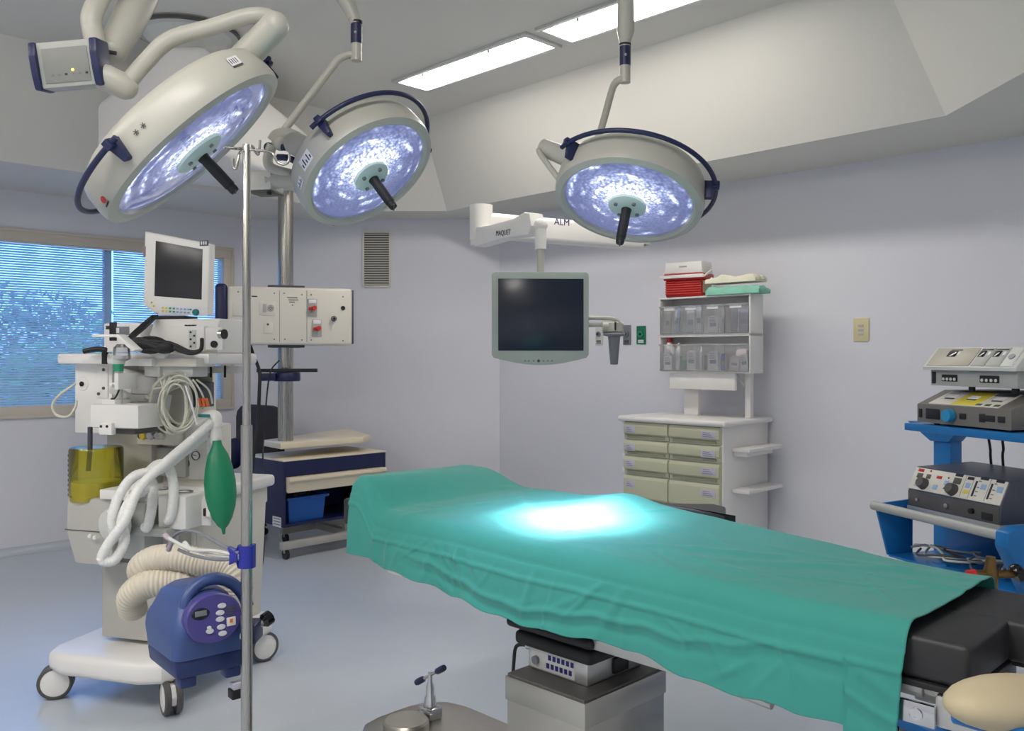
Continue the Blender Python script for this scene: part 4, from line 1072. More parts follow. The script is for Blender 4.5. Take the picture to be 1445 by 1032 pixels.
for k in range(len(zz) - 1):
    za, zb_ = zz[k], zz[k + 1]; dh = za - zb_
    big = dh > .16
    for side in (0, 1):
        x0, x1 = (xl + .012, xm_ - .003) if side == 0 else (xm_ + .003, xr - .012)
        mb = MB(); mb.box((x0, .004, zb_ + .004), (x1, .025, za - .004), m_olive, .004)
        lipz = za - .03
        mb.prism([(.006, zb_ + .03), (-.012, zb_ + .045 if not big else zb_ + .05), (-.012, lipz), (-.004, za - .006), (.006, za - .006)], 0, x0 + .004, x1 - .004, m_olive, .002)
        dr = mb.build('drawer', t)
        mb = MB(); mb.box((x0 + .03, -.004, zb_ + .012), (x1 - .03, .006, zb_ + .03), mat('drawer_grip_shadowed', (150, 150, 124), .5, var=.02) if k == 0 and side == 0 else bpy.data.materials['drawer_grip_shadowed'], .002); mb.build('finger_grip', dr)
        mb = MB(); xa = x0 + .02 if side == 0 else x1 - .14; w_ = .085 if side == 0 else .11
        zc_ = lipz - .03 if not big else lipz - .04
        mb.box((xa, -.0135, zc_ - .022), (xa + w_, -.0115, zc_ + .028), m_lilac, .0008)
        for q in range(3): mb.box((xa + .012, -.0142, zc_ - .012 + q * .013), (xa + w_ - .02 - .012 * q, -.013, zc_ - .008 + q * .013), m_smoke)
        mb.build('drawer_label', dr)
# side trays at the right, hooks at the left
for (px, py, dep) in ((1040, 631, .05), (1040, 687, .012)):
    h = hit(mwc, 0, xr, 1060, py)
    mb = MB(); mb.box((xr, .13, h.z - .015), (xr + .13, yb - .03, h.z + .012), m_white, .006); 
    if dep > .02:
        mb.box((xr, .15, h.z - .045), (xr + .1, yb - .12, h.z - .01), m_white, .005)
    mb.build('side_tray', t)
for py in (594, 645, 664):
    h = hit(mwc, 0, xl, 876, py); mb = MB(); mb.box((xl - .03, .03, h.z - .022), (xl, .07, h.z + .022), m_white, .008); mb.build('side_hook', t)

# ---- tilt-bin organiser standing on two posts of the cabinet ----
ob = P(929, 527, 6.50); lo_ = V((ob.x, ob.y, 0)); rzo = R(-45); mwo = frame(lo_, rzo)
t = thing('bin_organiser', 'white wall organiser of clear tilt bins above the drawer cabinet', 'storage bins', lo_, rzo)
a0, a1, b0, b1 = rect(mwo, 1, 0, 930, 421, 1059, 526.5)
zmid = hit(mwo, 1, 0, 995, 473).z; dp = .17
b1 = hit(mwo, 1, 0, 995, 417.5).z; b0 = hit(mwo, 1, 0, 995, 526.5).z
mb = MB(); th = .012
mb.box((a0, 0, b0), (a1, dp, b0 + th), m_white, .002); mb.box((a0, 0, b1 - th), (a1, dp, b1), m_white, .002); mb.box((a0, 0, zmid - .012), (a1, dp, zmid + .012), m_white, .002)
mb.box((a0, dp - .012, b0 + th), (a1, dp, b1 - th), m_white, .002)
mb.box((a0, 0, b0 + th), (a0 + th, dp - .012, b1 - th), m_white, .002); mb.box((a1 - th, 0, b0 + th), (a1, dp - .012, b1 - th), m_white, .002)
mb.build('shelf_case', t)
wb = (a1 - a0 - 2 * th) / 4
random.seed(21)
BIN_ITEMS = []
for row, (za, zb_) in enumerate(((zmid + .013, b1 - th - .001), (b0 + th + .001, zmid - .013))):
    for i in range(4):
        x0, x1 = a0 + th + wb * i + .002, a0 + th + wb * (i + 1) - .002
        mb = MB(); h_ = zb_ - za
        zf = zb_ - h_ * .22
        yk = dp - .02
        mb.raw([(x0, -.011, za), (x1, -.011, za), (x1, -.011, zf), (x0, -.011, zf), (x0, yk, za), (x1, yk, za), (x1, yk, zf), (x0, yk, zf)], [[0, 1, 2, 3], [0, 4, 7, 3], [1, 5, 6, 2], [0, 1, 5, 4]], m_clear)
        bn = mb.build('clear_bin', t)
        mb = MB(); mb.box((x0, -.022, zf - .006), (x1, -.009, zf + .004), m_clear, .001); mb.build('bin_lip', bn)
        if row == 0:
            mb = MB(); mb.box((x0 + wb * .22, -.0145, zf - .028), (x0 + wb * .72, -.0122, zf - .004), m_paper, .0006); mb.build('bin_label', bn)
        BIN_ITEMS.append((row, i, x0, x1, za, zf))
mb = MB(); c0_, c1_, d0_, d1_ = rect(mwo, 1, .03, 946, 527, 1038, 550)
mb.box((c0_, .02, d0_), (c1_, .05, b0 - .0005), m_white, .004); mb.build('apron_panel', t)
def obj_local(name, mbx, label, cat, group=None):
    o = mbx.build(name); o.matrix_world = mwo; return tag(o, label, cat, group)
zc_t = zt - .001
for (px0, px1) in ((965, 985), (1051, 1059)):
    q0 = hit(mwo, 1, dp - .06, px0, 560).x; q1 = hit(mwo, 1, dp - .06, px1, 560).x
    mb = MB(); mb.box((q0, dp - .06, zc_t), (q1, dp - .015, b0 - .0005), m_white, .004); mb.build('post', t)
mb = MB(); q0 = hit(mwo, 1, dp - .05, 1050, 545); mb.tube([V((q0.x - .06, dp - .05, b0 - .004)), V((q0.x + .004, dp - .05, b0 - .09))], .008, m_white, 10); mb.build('brace', t)
# contents: every packet is a thing of its own
m_pack = clear('clear_packet', (206, 214, 222), .35, .15)
m_pkgrey = mat('lilac_packet', (140, 140, 178), .4, var=.2, scale=30)
m_pkwhite = mat('white_packet', (232, 230, 232), .5, var=.06, scale=30)
m_pkpink = mat('pinkish_white_packet', (228, 214, 216), .5, var=.05, scale=30)
m_bgreen = mat('green_pot', (70, 170, 120), .4, var=.04)
m_bblue = mat('blue_pack', (50, 100, 190), .4, var=.05)
def packet(row, i, fx, w_, h_, lean, m, label, cat='packet', yy=.03, grp=None, nm='packet', th=.016):
    _, _, x0, x1, za, zf = [b for b in BIN_ITEMS if b[0] == row and b[1] == i][0]
    x = x0 + (x1 - x0) * fx
    T = MX.Translation((x, yy, za + .006)) @ MX.Rotation(R(lean), 4, 'Y')
    mb = MB(); mb.prism([(-w_ / 2, .0), (w_ / 2, .0), (w_ / 2 * .94, h_ * .94), (w_ / 2 * .6, h_), (-w_ / 2 * .7, h_ * .98), (-w_ / 2, h_ * .9)], 1, 0, th, m, .004, T=T, caps=True)
    mb.box((-w_ * .3, -.0012, h_ * .35), (w_ * .3, .002, h_ * .55), m_smoke if m is not m_pkgrey else m_slate, T=T)
    if m is m_pkwhite or m is m_paper:
        for q in range(4): mb.box((-w_ * .34, -.0016, h_ * (.6 + q * .08)), (w_ * (.3 - .05 * q), .002, h_ * (.63 + q * .08)), m_smoke, T=T)
    return obj_local(nm, mb, label, cat, grp)
packet(0, 0, .22, .05, .17, 2, mat('olive_packet', (176, 180, 160), .5, var=.2, scale=40), 'olive grey packet at the left of the first upper bin')
packet(0, 0, .55, .05, .17, 6, m_pkgrey if False else mat('pale_packet', (196, 202, 208), .4, var=.12, scale=40), 'pale grey packet in the middle of the first upper bin', yy=.05)
packet(0, 0, .70, .03, .20, 8, m_lblue, 'long pale blue sleeve leaning at the right of the first upper bin', yy=.02)
packet(0, 1, .30, .07, .17, 3, mat('frosted_packet', (190, 200, 208), .3, var=.15, scale=40), 'frosted packet at the left of the second upper bin')
packet(0, 1, .76, .05, .19, -1, mat('clear_tube_packet', (206, 214, 214), .25, var=.15, scale=50), 'clear tubing packet at the right of the second upper bin', yy=.02)
packet(0, 2, .35, .085, .12, 0, m_pkwhite, 'crumpled white packet at the bottom of the third upper bin')
packet(0, 2, .66, .04, .19, 9, mat('steel_grey_packet', (150, 156, 158), .35, var=.2, scale=50), 'grey sleeve leaning at the right of the third upper bin', yy=.06)
packet(0, 3, .25, .045, .17, 2, mat('grey_sleeve', (128, 130, 142), .35, var=.2, scale=50), 'grey sleeve at the left of the fourth upper bin')
packet(0, 3, .68, .085, .155, -2, m_pkgrey, 'lilac packet at the right of the fourth upper bin', yy=.04)
# lower row: bottles and boxes
def bottle(row, i, fx, r, h_, m, mc, label, yy=.045, lab=None):
    _, _, x0, x1, za, zf = [b for b in BIN_ITEMS if b[0] == row and b[1] == i][0]
    p = mwo @ V((x0 + (x1 - x0) * fx, yy, za + .004))
    b_ = thing('bottle', label, 'bottle', p, rzo)
    mb = MB(); mb.lathe([(0, 0), (r, 0), (r, h_ * .72), (r * .5, h_ * .84), (r * .42, h_ * .88), (0, h_ * .88)], m, 20); mb.build('body', b_)
    mb = MB(); mb.lathe([(r * .5, h_ * .86), (r * .5, h_ * .96), (r * .3, h_), (0, h_)], mc, 16); mb.build('cap', b_)
    if lab:
        mb = MB(); mb.box((-r * .8, -r * 1.02, h_ * .15), (r * .8, -r * .6, h_ * .55), lab); 
        for q in range(4): mb.box((-r * .65, -r * 1.05, h_ * (.2 + .08 * q)), (r * (.6 - .1 * q), -r, h_ * (.225 + .08 * q)), m_smoke)
        mb.build('bottle_label', b_)
bottle(1, 0, .27, .036, .235, m_pkwhite, m_red, 'white bottle with a red cap in the first lower bin', lab=m_pkpink)
bottle(1, 0, .74, .026, .20, m_pkwhite, m_white, 'slim white spray bottle with a white nozzle in the first lower bin')
packet(1, 0, .38, .075, .105, 0, m_paper, 'white printed card box at the front of the first lower bin', 'box', yy=-.006, nm='card_box', th=.012)
bottle(1, 1, .25, .038, .10, m_bgreen, m_bgreen, 'squat green pot in the second lower bin', yy=.06)
packet(1, 1, .48, .075, .14, 2, m_paper, 'white printed card box at the front of the second lower bin', 'box', yy=-.006, nm='card_box', th=.014)
bottle(1, 1, .84, .026, .17, m_pkwhite, m_white, 'slim white bottle at the right of the second lower bin')
packet(1, 2, .2, .05, .11, 0, m_ivory, 'ivory box at the left of the third lower bin', 'box', nm='card_box', th=.04, yy=.03)
packet(1, 2, .48, .085, .135, 0, m_paper, 'white printed card box at the front of the third lower bin', 'box', yy=-.006, nm='card_box', th=.014)
packet(1, 2, .84, .04, .12, 1, m_bblue, 'blue pack at the right of the third lower bin', 'box', nm='card_box', th=.03, yy=.02)
packet(1, 3, .25, .075, .10, 6, m_pkpink, 'pinkish white packet lying left in the fourth lower bin')
packet(1, 3, .52, .085, .15, 0, m_pkpink, 'tall pinkish white packet in the middle of the fourth lower bin', yy=.05)
packet(1, 3, .8, .06, .12, -8, m_pkwhite, 'white packet leaning right in the fourth lower bin', yy=.015)

# ---- red cool box and folded gauze on top of the organiser ----
cb = hit(mwo, 1, .03, 964, 419); p = mwo @ V((cb.x, .10, b1)); rzk = R(-36)
k0 = thing('cool_box', 'small red cool box with white lid and handle on top of the bin organiser', 'cool box', p, rzk)
W_, D_, H_ = .17, .10, .17
W_ = .155
m_redlt = mat('red_rib_highlight', (218, 62, 56), .3, var=.03)  # lighter red paints the highlights on the front ribs
mb = MB(); mb.prism([(-W_ + .012, -D_ + .01), (W_ - .012, -D_ + .01), (W_ - .012, D_ - .01), (-W_ + .012, D_ - .01)], 2, .001, .125, m_red, .012)
for i in range(6): mb.box((-W_ + .016, -D_ - .004, .022 + i * .0165), (W_ - .016, -D_ + .02, .031 + i * .0165), m_redlt, .003)
mb.box((-W_ - .0, -D_, .123), (W_, D_, .17), m_red, .008)
mb.build('body', k0)
mb = MB(); mb.box((W_ - .011, -D_ + .025, .03), (W_ - .0085, D_ - .025, .115), mat('beige_label', (200, 184, 160), .5, var=.3, scale=40)); mb.build('side_label', k0)
mb = MB(); mb.prism([(-W_ + .004, .17), (W_ - .004, .17), (W_ - .012, .255), (-W_ + .012, .255)], 1, -D_ + .004, D_ - .004, m_white, .014, caps=True); mb.build('lid', k0)
mb = MB(); mb.box((-.03, -D_ + .002, .215), (.03, -D_ + .006, .225), m_grey, .001); mb.build('lid_mark', k0)
mb = MB(); hh = .155
mb.box((-W_ - .018, -D_ - .03, hh - .02), (W_ + .018, -D_ - .018, hh + .004), m_white, .004)
for s in (-1, 1): mb.prism([(-D_ - .026, hh - .012), (.01, .2), (.025, .2), (.025, .18), (-D_ - .02, hh - .02)], 0, s * (W_ + .016) - .005, s * (W_ + .016) + .005, m_white, .002)
mb.build('handle', k0)
def folded(name, label, m, px0, px1, zb_, nl, yoff, seed):
    x0 = hit(mwo, 1, .03, px0, 410).x; x1 = hit(mwo, 1, .03, px1, 410).x
    rnd = random.Random(seed); vs, fs = [], []
    nx, ny = 26, 14
    o_top = []
    for layer in range(2):
        for i in range(nx + 1):
            for j in range(ny + 1):
                u, v = i / nx, j / ny
                x = x0 + (x1 - x0) * u + .008 * NZ.noise(V((v * 5, layer, seed)))
                y = .0 + yoff + .16 * v + .01 * NZ.noise(V((u * 6, layer, seed + 2)))
                edge = min(1, min(u, 1 - u) / .07, min(v, 1 - v) / .1); e = math.sqrt(max(0, 1 - (1 - edge) ** 2))
                h_ = nl * (.55 + .45 * e) + .022 * NZ.noise(V((u * 4, v * 4, seed))) + .008 * NZ.noise(V((u * 11, v * 9, seed)))
                vs.append(V((x, y, zb_ + (h_ if layer else .0006))))
    n = (nx + 1) * (ny + 1)
    for i in range(nx):
        for j in range(ny):
            a = i * (ny + 1) + j
            fs.append([a, a + 1, a + ny + 2, a + ny + 1]); fs.append([n + a, n + a + ny + 1, n + a + ny + 2, n + a + 1])
    for i in range(nx):
        for j in (0, ny):
            a = i * (ny + 1) + j; fs.append([a, a + ny + 1, n + a + ny + 1, n + a])
    for j in range(ny):
        for i in (0, nx):
            a = i * (ny + 1) + j; fs.append([a, a + 1, n + a + 1, n + a])
    mb = MB(); mb.raw(vs, fs, m); return obj_local(name, mb, label, 'folded cloth')
folded('folded_cloth', 'folded pale green gauze on top of the bin organiser beside the cool box', m_sgreen, 1001, 1076, b1, .05, -.02, 4)
folded('folded_cloth', 'folded cream gauze lying on the pale green one beside the cool box', m_gauze, 999, 1070, b1 + .082, .045, -.01, 9)

# ============================ ELECTROSURGERY CART (RIGHT) ============================
oe = V((1.47, 3.51, 0)); rze = math.atan2(-.956, .293); mwe = frame(oe, rze)
t = thing('equipment_cart', 'blue steel equipment cart at the right edge carrying three grey units', 'trolley', oe, rze)
XR = .64; DE = .50
zt_ = hit(mwe, 1, -.02, 1243, 716).z
zs = hit(mwe, 1, .06, 1276, 597).z
# lower tray
mb = MB(); mb.box((.0, .08, zt_ - .035), (XR, DE, zt_ - .02), m_blue, .003); mb.box((0, DE - .01, zt_ - .02), (XR, DE, zt_ + .03), m_blue, .002); mb.build('lower_shelf', t)
mb = MB(); mb.prism([(-.02, zt_ + .008), (.16, zt_ + .02), (.16, zt_ - .2), (.04, zt_ - .2)], 0, -.012, 0, m_blue, .003); mb.build('side_plate', t)
mb = MB(); mb.prism([(-.045, zt_ + .02), (.0, zt_ + .035), (.2, zt_ + .03), (.2, zt_ - .22), (.06, zt_ - .22), (-.05, zt_ - .03)], 0, XR - .035, XR + .02, m_blue, .006); mb.build('side_plate', t)
mb = MB(); mb.box((0, .04, zt_ - .205), (XR - .03, .34, zt_ - .195), m_blue, .002); mb.box((0, .33, zt_ - .2), (XR - .03, .34, zt_ - .03), m_blue, .002); mb.build('cable_tray', t)
mb = MB(); mb.tube([(-.014, -.02, zt_), (XR - .03, -.02, zt_)], .018, m_grey, 20); mb.build('push_handle', t)
# upper shelf with gusset and post
xa = hit(mwe, 1, .06, 1276, 600).x
mb = MB(); mb.box((xa, .06, zs - .028), (XR + .02, DE, zs), m_blue, .003); mb.build('upper_shelf', t)
gx0, gx1 = hit(mwe, 1, .2, 1298, 620), hit(mwe, 1, .2, 1350, 620)
def post_box(px0, px1, ya, yb_, za, zb_):
    a, b = hit(mwe, 1, ya, px0, 640).x, hit(mwe, 1, ya, px1, 640).x
    return (a, ya, za), (b, yb_, zb_)
mb = MB(); lo, hi = post_box(1317, 1341, .435, .497, .12, zs - .03); mb.box(lo, hi, m_blue, .004); mb.build('post', t)
mb = MB(); a, b = hit(mwe, 1, .435, 1284, 612).x, hit(mwe, 1, .435, 1362, 612).x
mb.prism([(a, zs - .027), (b, zs - .027), (hi[0] + .004, zs - .10), (lo[0] - .004, zs - .105)], 1, .42, .497, m_blue, .003); mb.build('gusset', t)
mb = MB(); a, b = hit(mwe, 1, .1, 1314, 765), hit(mwe, 1, .1, 1336, 812)
mb.prism([(a.x, zt_ - .19), (a.x + .075, zt_ - .19), (b.x + .075 + .05, .1), (b.x + .05, .1)], 1, .1, .17, m_blue, .004); mb.build('slanted_leg', t)
mb = MB(); mb.box((-.02, .05, .08), (XR, .12, .13), m_blue, .006); mb.box((-.02, DE - .08, .08), (XR, DE, .13), m_blue, .006); mb.box((.1, .12, .085), (.18, DE - .08, .125), m_blue, .004); mb.box((XR - .18, .12, .085), (XR - .1, DE - .08, .125), m_blue, .004); mb.build('base_frame', t)
for (x, y) in ((.02, .08), (XR - .04, .08), (.02, DE - .04), (XR - .04, DE - .04)):
    mb = MB(); mb.cyl((x - .012, y, .04), (x + .012, y, .04), .04, m_black, 18); mb.box((x - .018, y - .015, .055), (x + .018, y + .015, .082), m_grey, .002); mb.build('caster', t)
# cables heaped in the tray
tw = thing('cable_heap', 'tangled grey leads lying in the blue cart\'s front tray', 'cables', mwe @ V((.25, .16, zt_ - .19)), rze)
rnd = random.Random(5)
for k in range(6):
    q = [V((-.18 + .07 * i + rnd.uniform(-.02, .02), rnd.uniform(-.09, .06), .008 + rnd.uniform(0, .035) + .01 * (k % 3))) for i in range(7)]
    mb = MB(); mb.tube(spline(q, 6), .0045, [m_dgrey, m_cable, m_smoke][k % 3], 7); mb.build('lead', tw)
for k in (0, 1):
    a_, b_ = hit(mwe, 1, .432, 1392 + k * 20, 616), hit(mwe, 1, .432, 1398 + k * 17, 648)
    mb = MB(); mb.tube(spline([V((a_.x, .432, zs - .027)), (a_ + b_) / 2 + V((.008, 0, 0)), V((b_.x, .432, b_.z)), V((b_.x + .01, .44, zt_ + .02))], 6), .005, m_black, 8); mb.build('power_lead', t)
# ---- lower unit: slate case with ivory control panel ----
yf = .10; zb_ = zt_ - .019
tt = thing('electrosurgical_unit', 'slate electrosurgical unit with sloping ivory control panel on the cart\'s lower shelf', 'medical unit', oe + V((0, 0, 0)), rze)
def fr(px, py, y=yf): return hit(mwe, 1, y, px, py)
A, B_ = fr(1280, 696), fr(1413, 738)
Xa = fr(1281, 690).x; Xb = fr(1412, 735).x
ztop_ = fr(1290, 658, yf + .035).z
zmid_ = fr(1282, 690).z
zlo = zb_ + .002
mb = MB(); mb.prism([(yf, zlo + .02), (yf + .002, zmid_ - .0), (yf + .045, ztop_), (.415, ztop_ + .01), (.415, zlo + .02)], 0, Xa, Xb, m_slate, .004, caps=True); mb.build('case', tt)
mb = MB(); mb.box((Xa, yf - .004, zlo), (Xb, .41, zlo + .022), m_alu, .002); mb.build('plinth', tt)
mb = MB(); mb.box((Xa + .004, yf - .003, zlo + .025), (Xb - .004, yf + .002, zmid_ - .004), m_dgrey, .002)
kp = mb.build('kick_panel', tt)
ang = math.atan2(.043, ztop_ - zmid_); Ls = math.hypot(.043, ztop_ - zmid_)
Ts = MX.Translation((Xa, yf + .001, zmid_)) @ MX.Rotation(-ang, 4, 'X')   # local x along, z up the slope, y into the case
Wd = Xb - Xa
mb = MB(); mb.box((.004, -.005, .002), (Wd - .004, .002, Ls - .004), m_cream, .003, T=Ts); cp = mb.build('control_panel', tt)
def sp_(u, v, w_, h_, m, d_=.0065, bev=.0008): 
    mb = MB(); mb.box((Wd * u - w_ / 2, -d_, Ls * v - h_ / 2), (Wd * u + w_ / 2, -.004, Ls * v + h_ / 2), m, bev, T=Ts); return mb
for u, v in ((.17, .30), (.50, .28)):
    mb = MB(); mb.lathe([(0, .026), (.018, .026), (.021, .02), (.023, .004), (.024, 0)], m_dgrey, 24, T=Ts @ MX.Translation((Wd * u, -.005, Ls * v)) @ MX.Rotation(R(90), 4, 'X')); mb.build('rotary_knob', cp)
for (u, v, w_, h_, m) in ((.09, .62, .03, .02, m_dgrey), (.19, .64, .022, .018, m_dgrey), (.51, .66, .036, .024, m_dgrey), (.085, .85, .03, .012, m_red), (.195, .88, .008, .008, m_red), (.31, .68, .026, .012, m_red), (.51, .9, .036, .011, m_ink), (.635, .85, .028, .012, m_ink), (.77, .93, .036, .012, m_ink), (.925, .92, .036, .012, m_ink), (.63, .3, .024, .014, m_yel), (.09, .27, .02, .02, m_lblue), (.30, .26, .022, .02, m_lblue), (.405, .5, .02, .02, m_lblue), (.63, .56, .022, .02, m_lblue), (.785, .6, .024, .02, m_lblue), (.945, .6, .026, .022, m_lblue), (.41, .72, .006, .006, m_ink), (.40, .28, .006, .006, m_ink)):
    sp_(u, v, w_, h_, m).build('key' if m is m_lblue else 'display_window' if m is m_dgrey else 'printed_mark', cp)
for u in (.705, .86):
    sp_(u, .48, .008, Ls * .62, m_ink).build('slider_slot', cp)
mb = MB()
for u in (.585, .67, .835): mb.box((Wd * u - .0008, -.0056, Ls * .08), (Wd * u + .0008, -.004, Ls * .95), m_smoke, T=Ts)
for u in (.735, .89):
    for v in (.22, .38, .55, .8): mb.box((Wd * u - .006, -.0056, Ls * v - .002), (Wd * u + .006, -.004, Ls * v + .002), m_smoke, T=Ts)
mb.build('panel_line', cp)
for (u, r_, m) in ((.14, .006, m_chrome), (.47, .009, m_chrome), (.73, .010, m_black)):
    mb = MB(); c = V((Xa + Wd * u, yf - .003, (zlo + zmid_) / 2 + .01)); mb.cyl(c, c + V((0, -.012, 0)), r_, m, 16); mb.build('socket', kp)
mb = MB(); mb.box((Xa + Wd * .82, yf - .005, zlo + .03), (Xb - .03, yf - .002, zmid_ - .03), m_black, .002); mb.build('socket_strip', kp)
# ---- middle unit on the upper shelf ----
tt = thing('electrosurgical_unit', 'grey brown electrosurgical unit with yellow printed slope and blue knob on the upper shelf', 'medical unit', oe, rze)
yf = .085; Xa = fr(1294, 580, yf).x; Xb = fr(1427, 590, yf).x; Wd = Xb - Xa
z0 = zs; z1 = fr(1294, 570, yf).z; z2 = fr(1310, 549, yf + .14).z
z1 = max(z1, z0 + .055)
mb = MB(); mb.prism([(yf, z0 + .008), (yf, z1), (yf + .13, z2), (.46, z2), (.46, z0 + .008)], 0, Xa, Xb, m_dgrey2 if 'm_dgrey2' in globals() else mat('grey_brown_case', (116, 112, 106), .42, var=.03), .003, caps=True); mb.build('case', tt)
for x in (Xa + .05, Xb - .05):
    for y in (yf + .05, .4):
        mb = MB(); mb.cyl((x, y, z0 + .0003), (x, y, z0 + .01), .012, m_black, 12); mb.build('rubber_foot', tt)
ang = math.atan2(.13, z2 - z1); Ls = math.hypot(.13, z2 - z1); Ts = MX.Translation((Xa, yf, z1)) @ MX.Rotation(-ang, 4, 'X')
def sl(u0, v0, u1, v1, m, d_=.003):
    mb = MB(); mb.box((Wd * u0, -d_, Ls * v0), (Wd * u1, .001, Ls * v1), m, .0006, T=Ts); return mb
pl = sl(.12, .06, .86, .9, m_cream).build('printed_slope', tt)
sl(.36, .07, .62, .89, m_yel, .0036).build('yellow_print', pl); sl(.16, .7, .34, .88, m_lilac, .0036).build('lilac_print', pl); sl(.64, .7, .84, .88, m_slate, .0036).build('slate_print', pl)
for u in (.2, .44, .7):
    sl(u, .45, u + .1, .62, m_paper, .007).build('display_window', pl); sl(u, .38, u + .1, .44, m_dgrey, .005).build('window_edge', pl)
for u in (.62, .71, .8): sl(u, .1, u + .05, .2, m_dgrey, .005).build('key', pl)
fcz = (z0 + .008 + z1) / 2
mb = MB(); c = V((Xa + Wd * .40, yf, fcz)); mb.lathe([(0, .03), (.022, .03), (.024, .024), (.024, .004), (.02, 0)], mat('cyan_knob', (40, 140, 190), .4, var=.02), 24, T=MX.Translation(c) @ MX.Rotation(R(90), 4, 'X')); mb.build('blue_knob', tt)
for (u, w_, h_) in ((.045, .016, .034), (.19, .07, .04), (.52, .03, .022), (.72, .025, .03), (.79, .05, .022), (.91, .03, .022)):
    mb = MB(); mb.box((Xa + Wd * u - w_ / 2, yf - .004, fcz - h_ / 2), (Xa + Wd * u + w_ / 2, yf + .001, fcz + h_ / 2), m_black, .008 if w_ > .06 else .003); mb.build('socket', tt)
# ---- top unit ----
zb2 = z2
tt = thing('electrosurgical_unit', 'light grey electrosurgical unit with sloping display panel, topmost of the stack on the cart', 'medical unit', oe, rze)
yf = .11; Xa = fr(1308, 530, yf).x; Xb = fr(1434, 535, yf).x; Wd = Xb - Xa
za = zb2 + .02; zb3 = fr(1306, 524, yf).z; zc3 = fr(1312, 491, yf + .06).z
zb3 = max(zb3, za + .06)
mb = MB(); mb.box((Xa + .006, yf + .012, za), (Xb - .006, .44, zb3), m_grey, .003); mb.build('lower_case', tt)
mb = MB(); mb.prism([(yf - .012, zb3), (yf - .014, zb3 + .012), (yf + .055, zc3), (.45, zc3), (.45, zb3)], 0, Xa - .008, Xb + .012, m_lgrey, .004, caps=True); mb.build('upper_case', tt)
for x in (Xa + .16, Xb - .06):
    for y in (yf + .06, .38):
        mb = MB(); mb.cyl((x, y, zb2 + .0003), (x, y, za + .001), .012, m_black, 12); mb.build('rubber_foot', tt)
sy, sz = .069, zc3 - zb3 - .012
ang = math.atan2(sy, sz); Ls = math.hypot(sy, sz); Ts = MX.Translation((Xa - .004, yf - .014, zb3 + .012)) @ MX.Rotation(-ang, 4, 'X')
for (u0, u1, m) in ((.03, .53, mat('champagne_panel', (176, 170, 156), .42, var=.02)), (.55, .70, m_grey), (.715, .86, m_grey), (.865, .99, m_lgrey)):
    pn = sl(u0, .06, u1, .94, m, .0025).build('panel_field', tt)
    c = (u0 + u1) / 2 - (.02 if u0 < .9 else 0)
    if u0 < .86:
        sl(c - .06 if u0 < .1 else c - .045, .5, c + .04 if u0 < .1 else c + .02, .78, m_gloss, .0045).build('display_window', pn)
        sl(c - .05, .82, c + .08, .86, m_ink, .0035).build('printed_mark', pn)
        sl(c + .045, .58, c + .07, .74, m_paper, .0035).build('printed_symbol', pn)
    else:
        mb = MB(); mb.cyl(Ts @ V((Wd * .925, -.002, Ls * .5)), Ts @ V((Wd * .925, -.006, Ls * .5)), .012, m_smoke, 16); mb.build('round_key', pn)
fcz = (za + zb3) / 2; yl = yf + .012
for (u, w_, h_) in ((.06, .02, .045), (.25, .075, .026), (.70, .085, .026)):
    mb = MB(); mb.box((Xa + Wd * u - w_ / 2, yl - .004, fcz - h_ / 2), (Xa + Wd * u + w_ / 2, yl + .001, fcz + h_ / 2), m_black, .003); sk = mb.build('socket', tt)
    if w_ > .05:
        for q in range(4):
            mb = MB(); x = Xa + Wd * u - w_ * .36 + w_ * .24 * q; mb.cyl((x, yl - .006, fcz - .004), (x, yl - .003, fcz - .004), .006, m_lgrey, 10); mb.build('pin_ring', sk)
# gas cylinder with brass valve behind the table
gv = P(1398, 806, 2.75)
t = thing('gas_cylinder', 'gas cylinder with brass valve standing behind the black table padding by the blue cart', 'gas cylinder', (gv.x, gv.y, 0))
mb = MB(); mb.lathe([(0, .001), (.065, .001), (.07, .02), (.07, gv.z - .2), (.055, gv.z - .13), (.025, gv.z - .09), (.018, gv.z - .07), (0, gv.z - .07)], m_slate, 32); mb.build('cylinder_body', t)
mb = MB(); mb.lathe([(0, gv.z - .08), (.02, gv.z - .08), (.022, gv.z + .0), (.016, gv.z + .02), (.014, gv.z + .045), (0, gv.z + .045)], m_brass, 18)
mb.tube([(-.05, 0, gv.z - .01), (.07, 0, gv.z - .01)], .013, m_brass, 14); mb.build('brass_valve', t)
mb = MB(); mb.tube([(-.075, 0, gv.z - .01), (-.05, 0, gv.z - .01)], [.012, .016], m_red, 14); mb.build('red_outlet', t)
mb = MB(); mb.lathe([(0, 0), (.026, 0), (.03, .006), (.03, .02), (.024, .028), (0, .028)], m_gloss, 20, T=MX.Translation((.07, -.004, gv.z - .012)) @ MX.Rotation(R(60), 4, 'Y')); mb.build('hand_wheel', t)
mb = MB(); mb.tube([(.09, 0, gv.z - .012), (.14, 0, gv.z - .02)], .016, m_brass, 14); mb.build('brass_outlet', t)
# ============================ ANAESTHESIA MACHINE ============================
la = V((-1.672, 4.235, 0)); rza = R(-17); mwa = frame(la, rza)
t = thing('anaesthesia_machine', 'white anaesthesia machine on four castors before the window, draped with hoses and cables', 'anaesthesia machine', la, rza)
h = lambda px, py, y: hit(mwa, 1, y, px, py)
inva = mwa.inverted()
Q = lambda px, py, Y: inva @ P(px, py, Y)
def A(name, rects, m=m_cream, par=t, bev=.004):
    mb = MB()
    for (x0, y0, x1, y1, v0, v1) in rects: fbox(mb, mwa, x0, y0, x1, y1, v0, v1, m, bev)
    return mb.build(name, par)
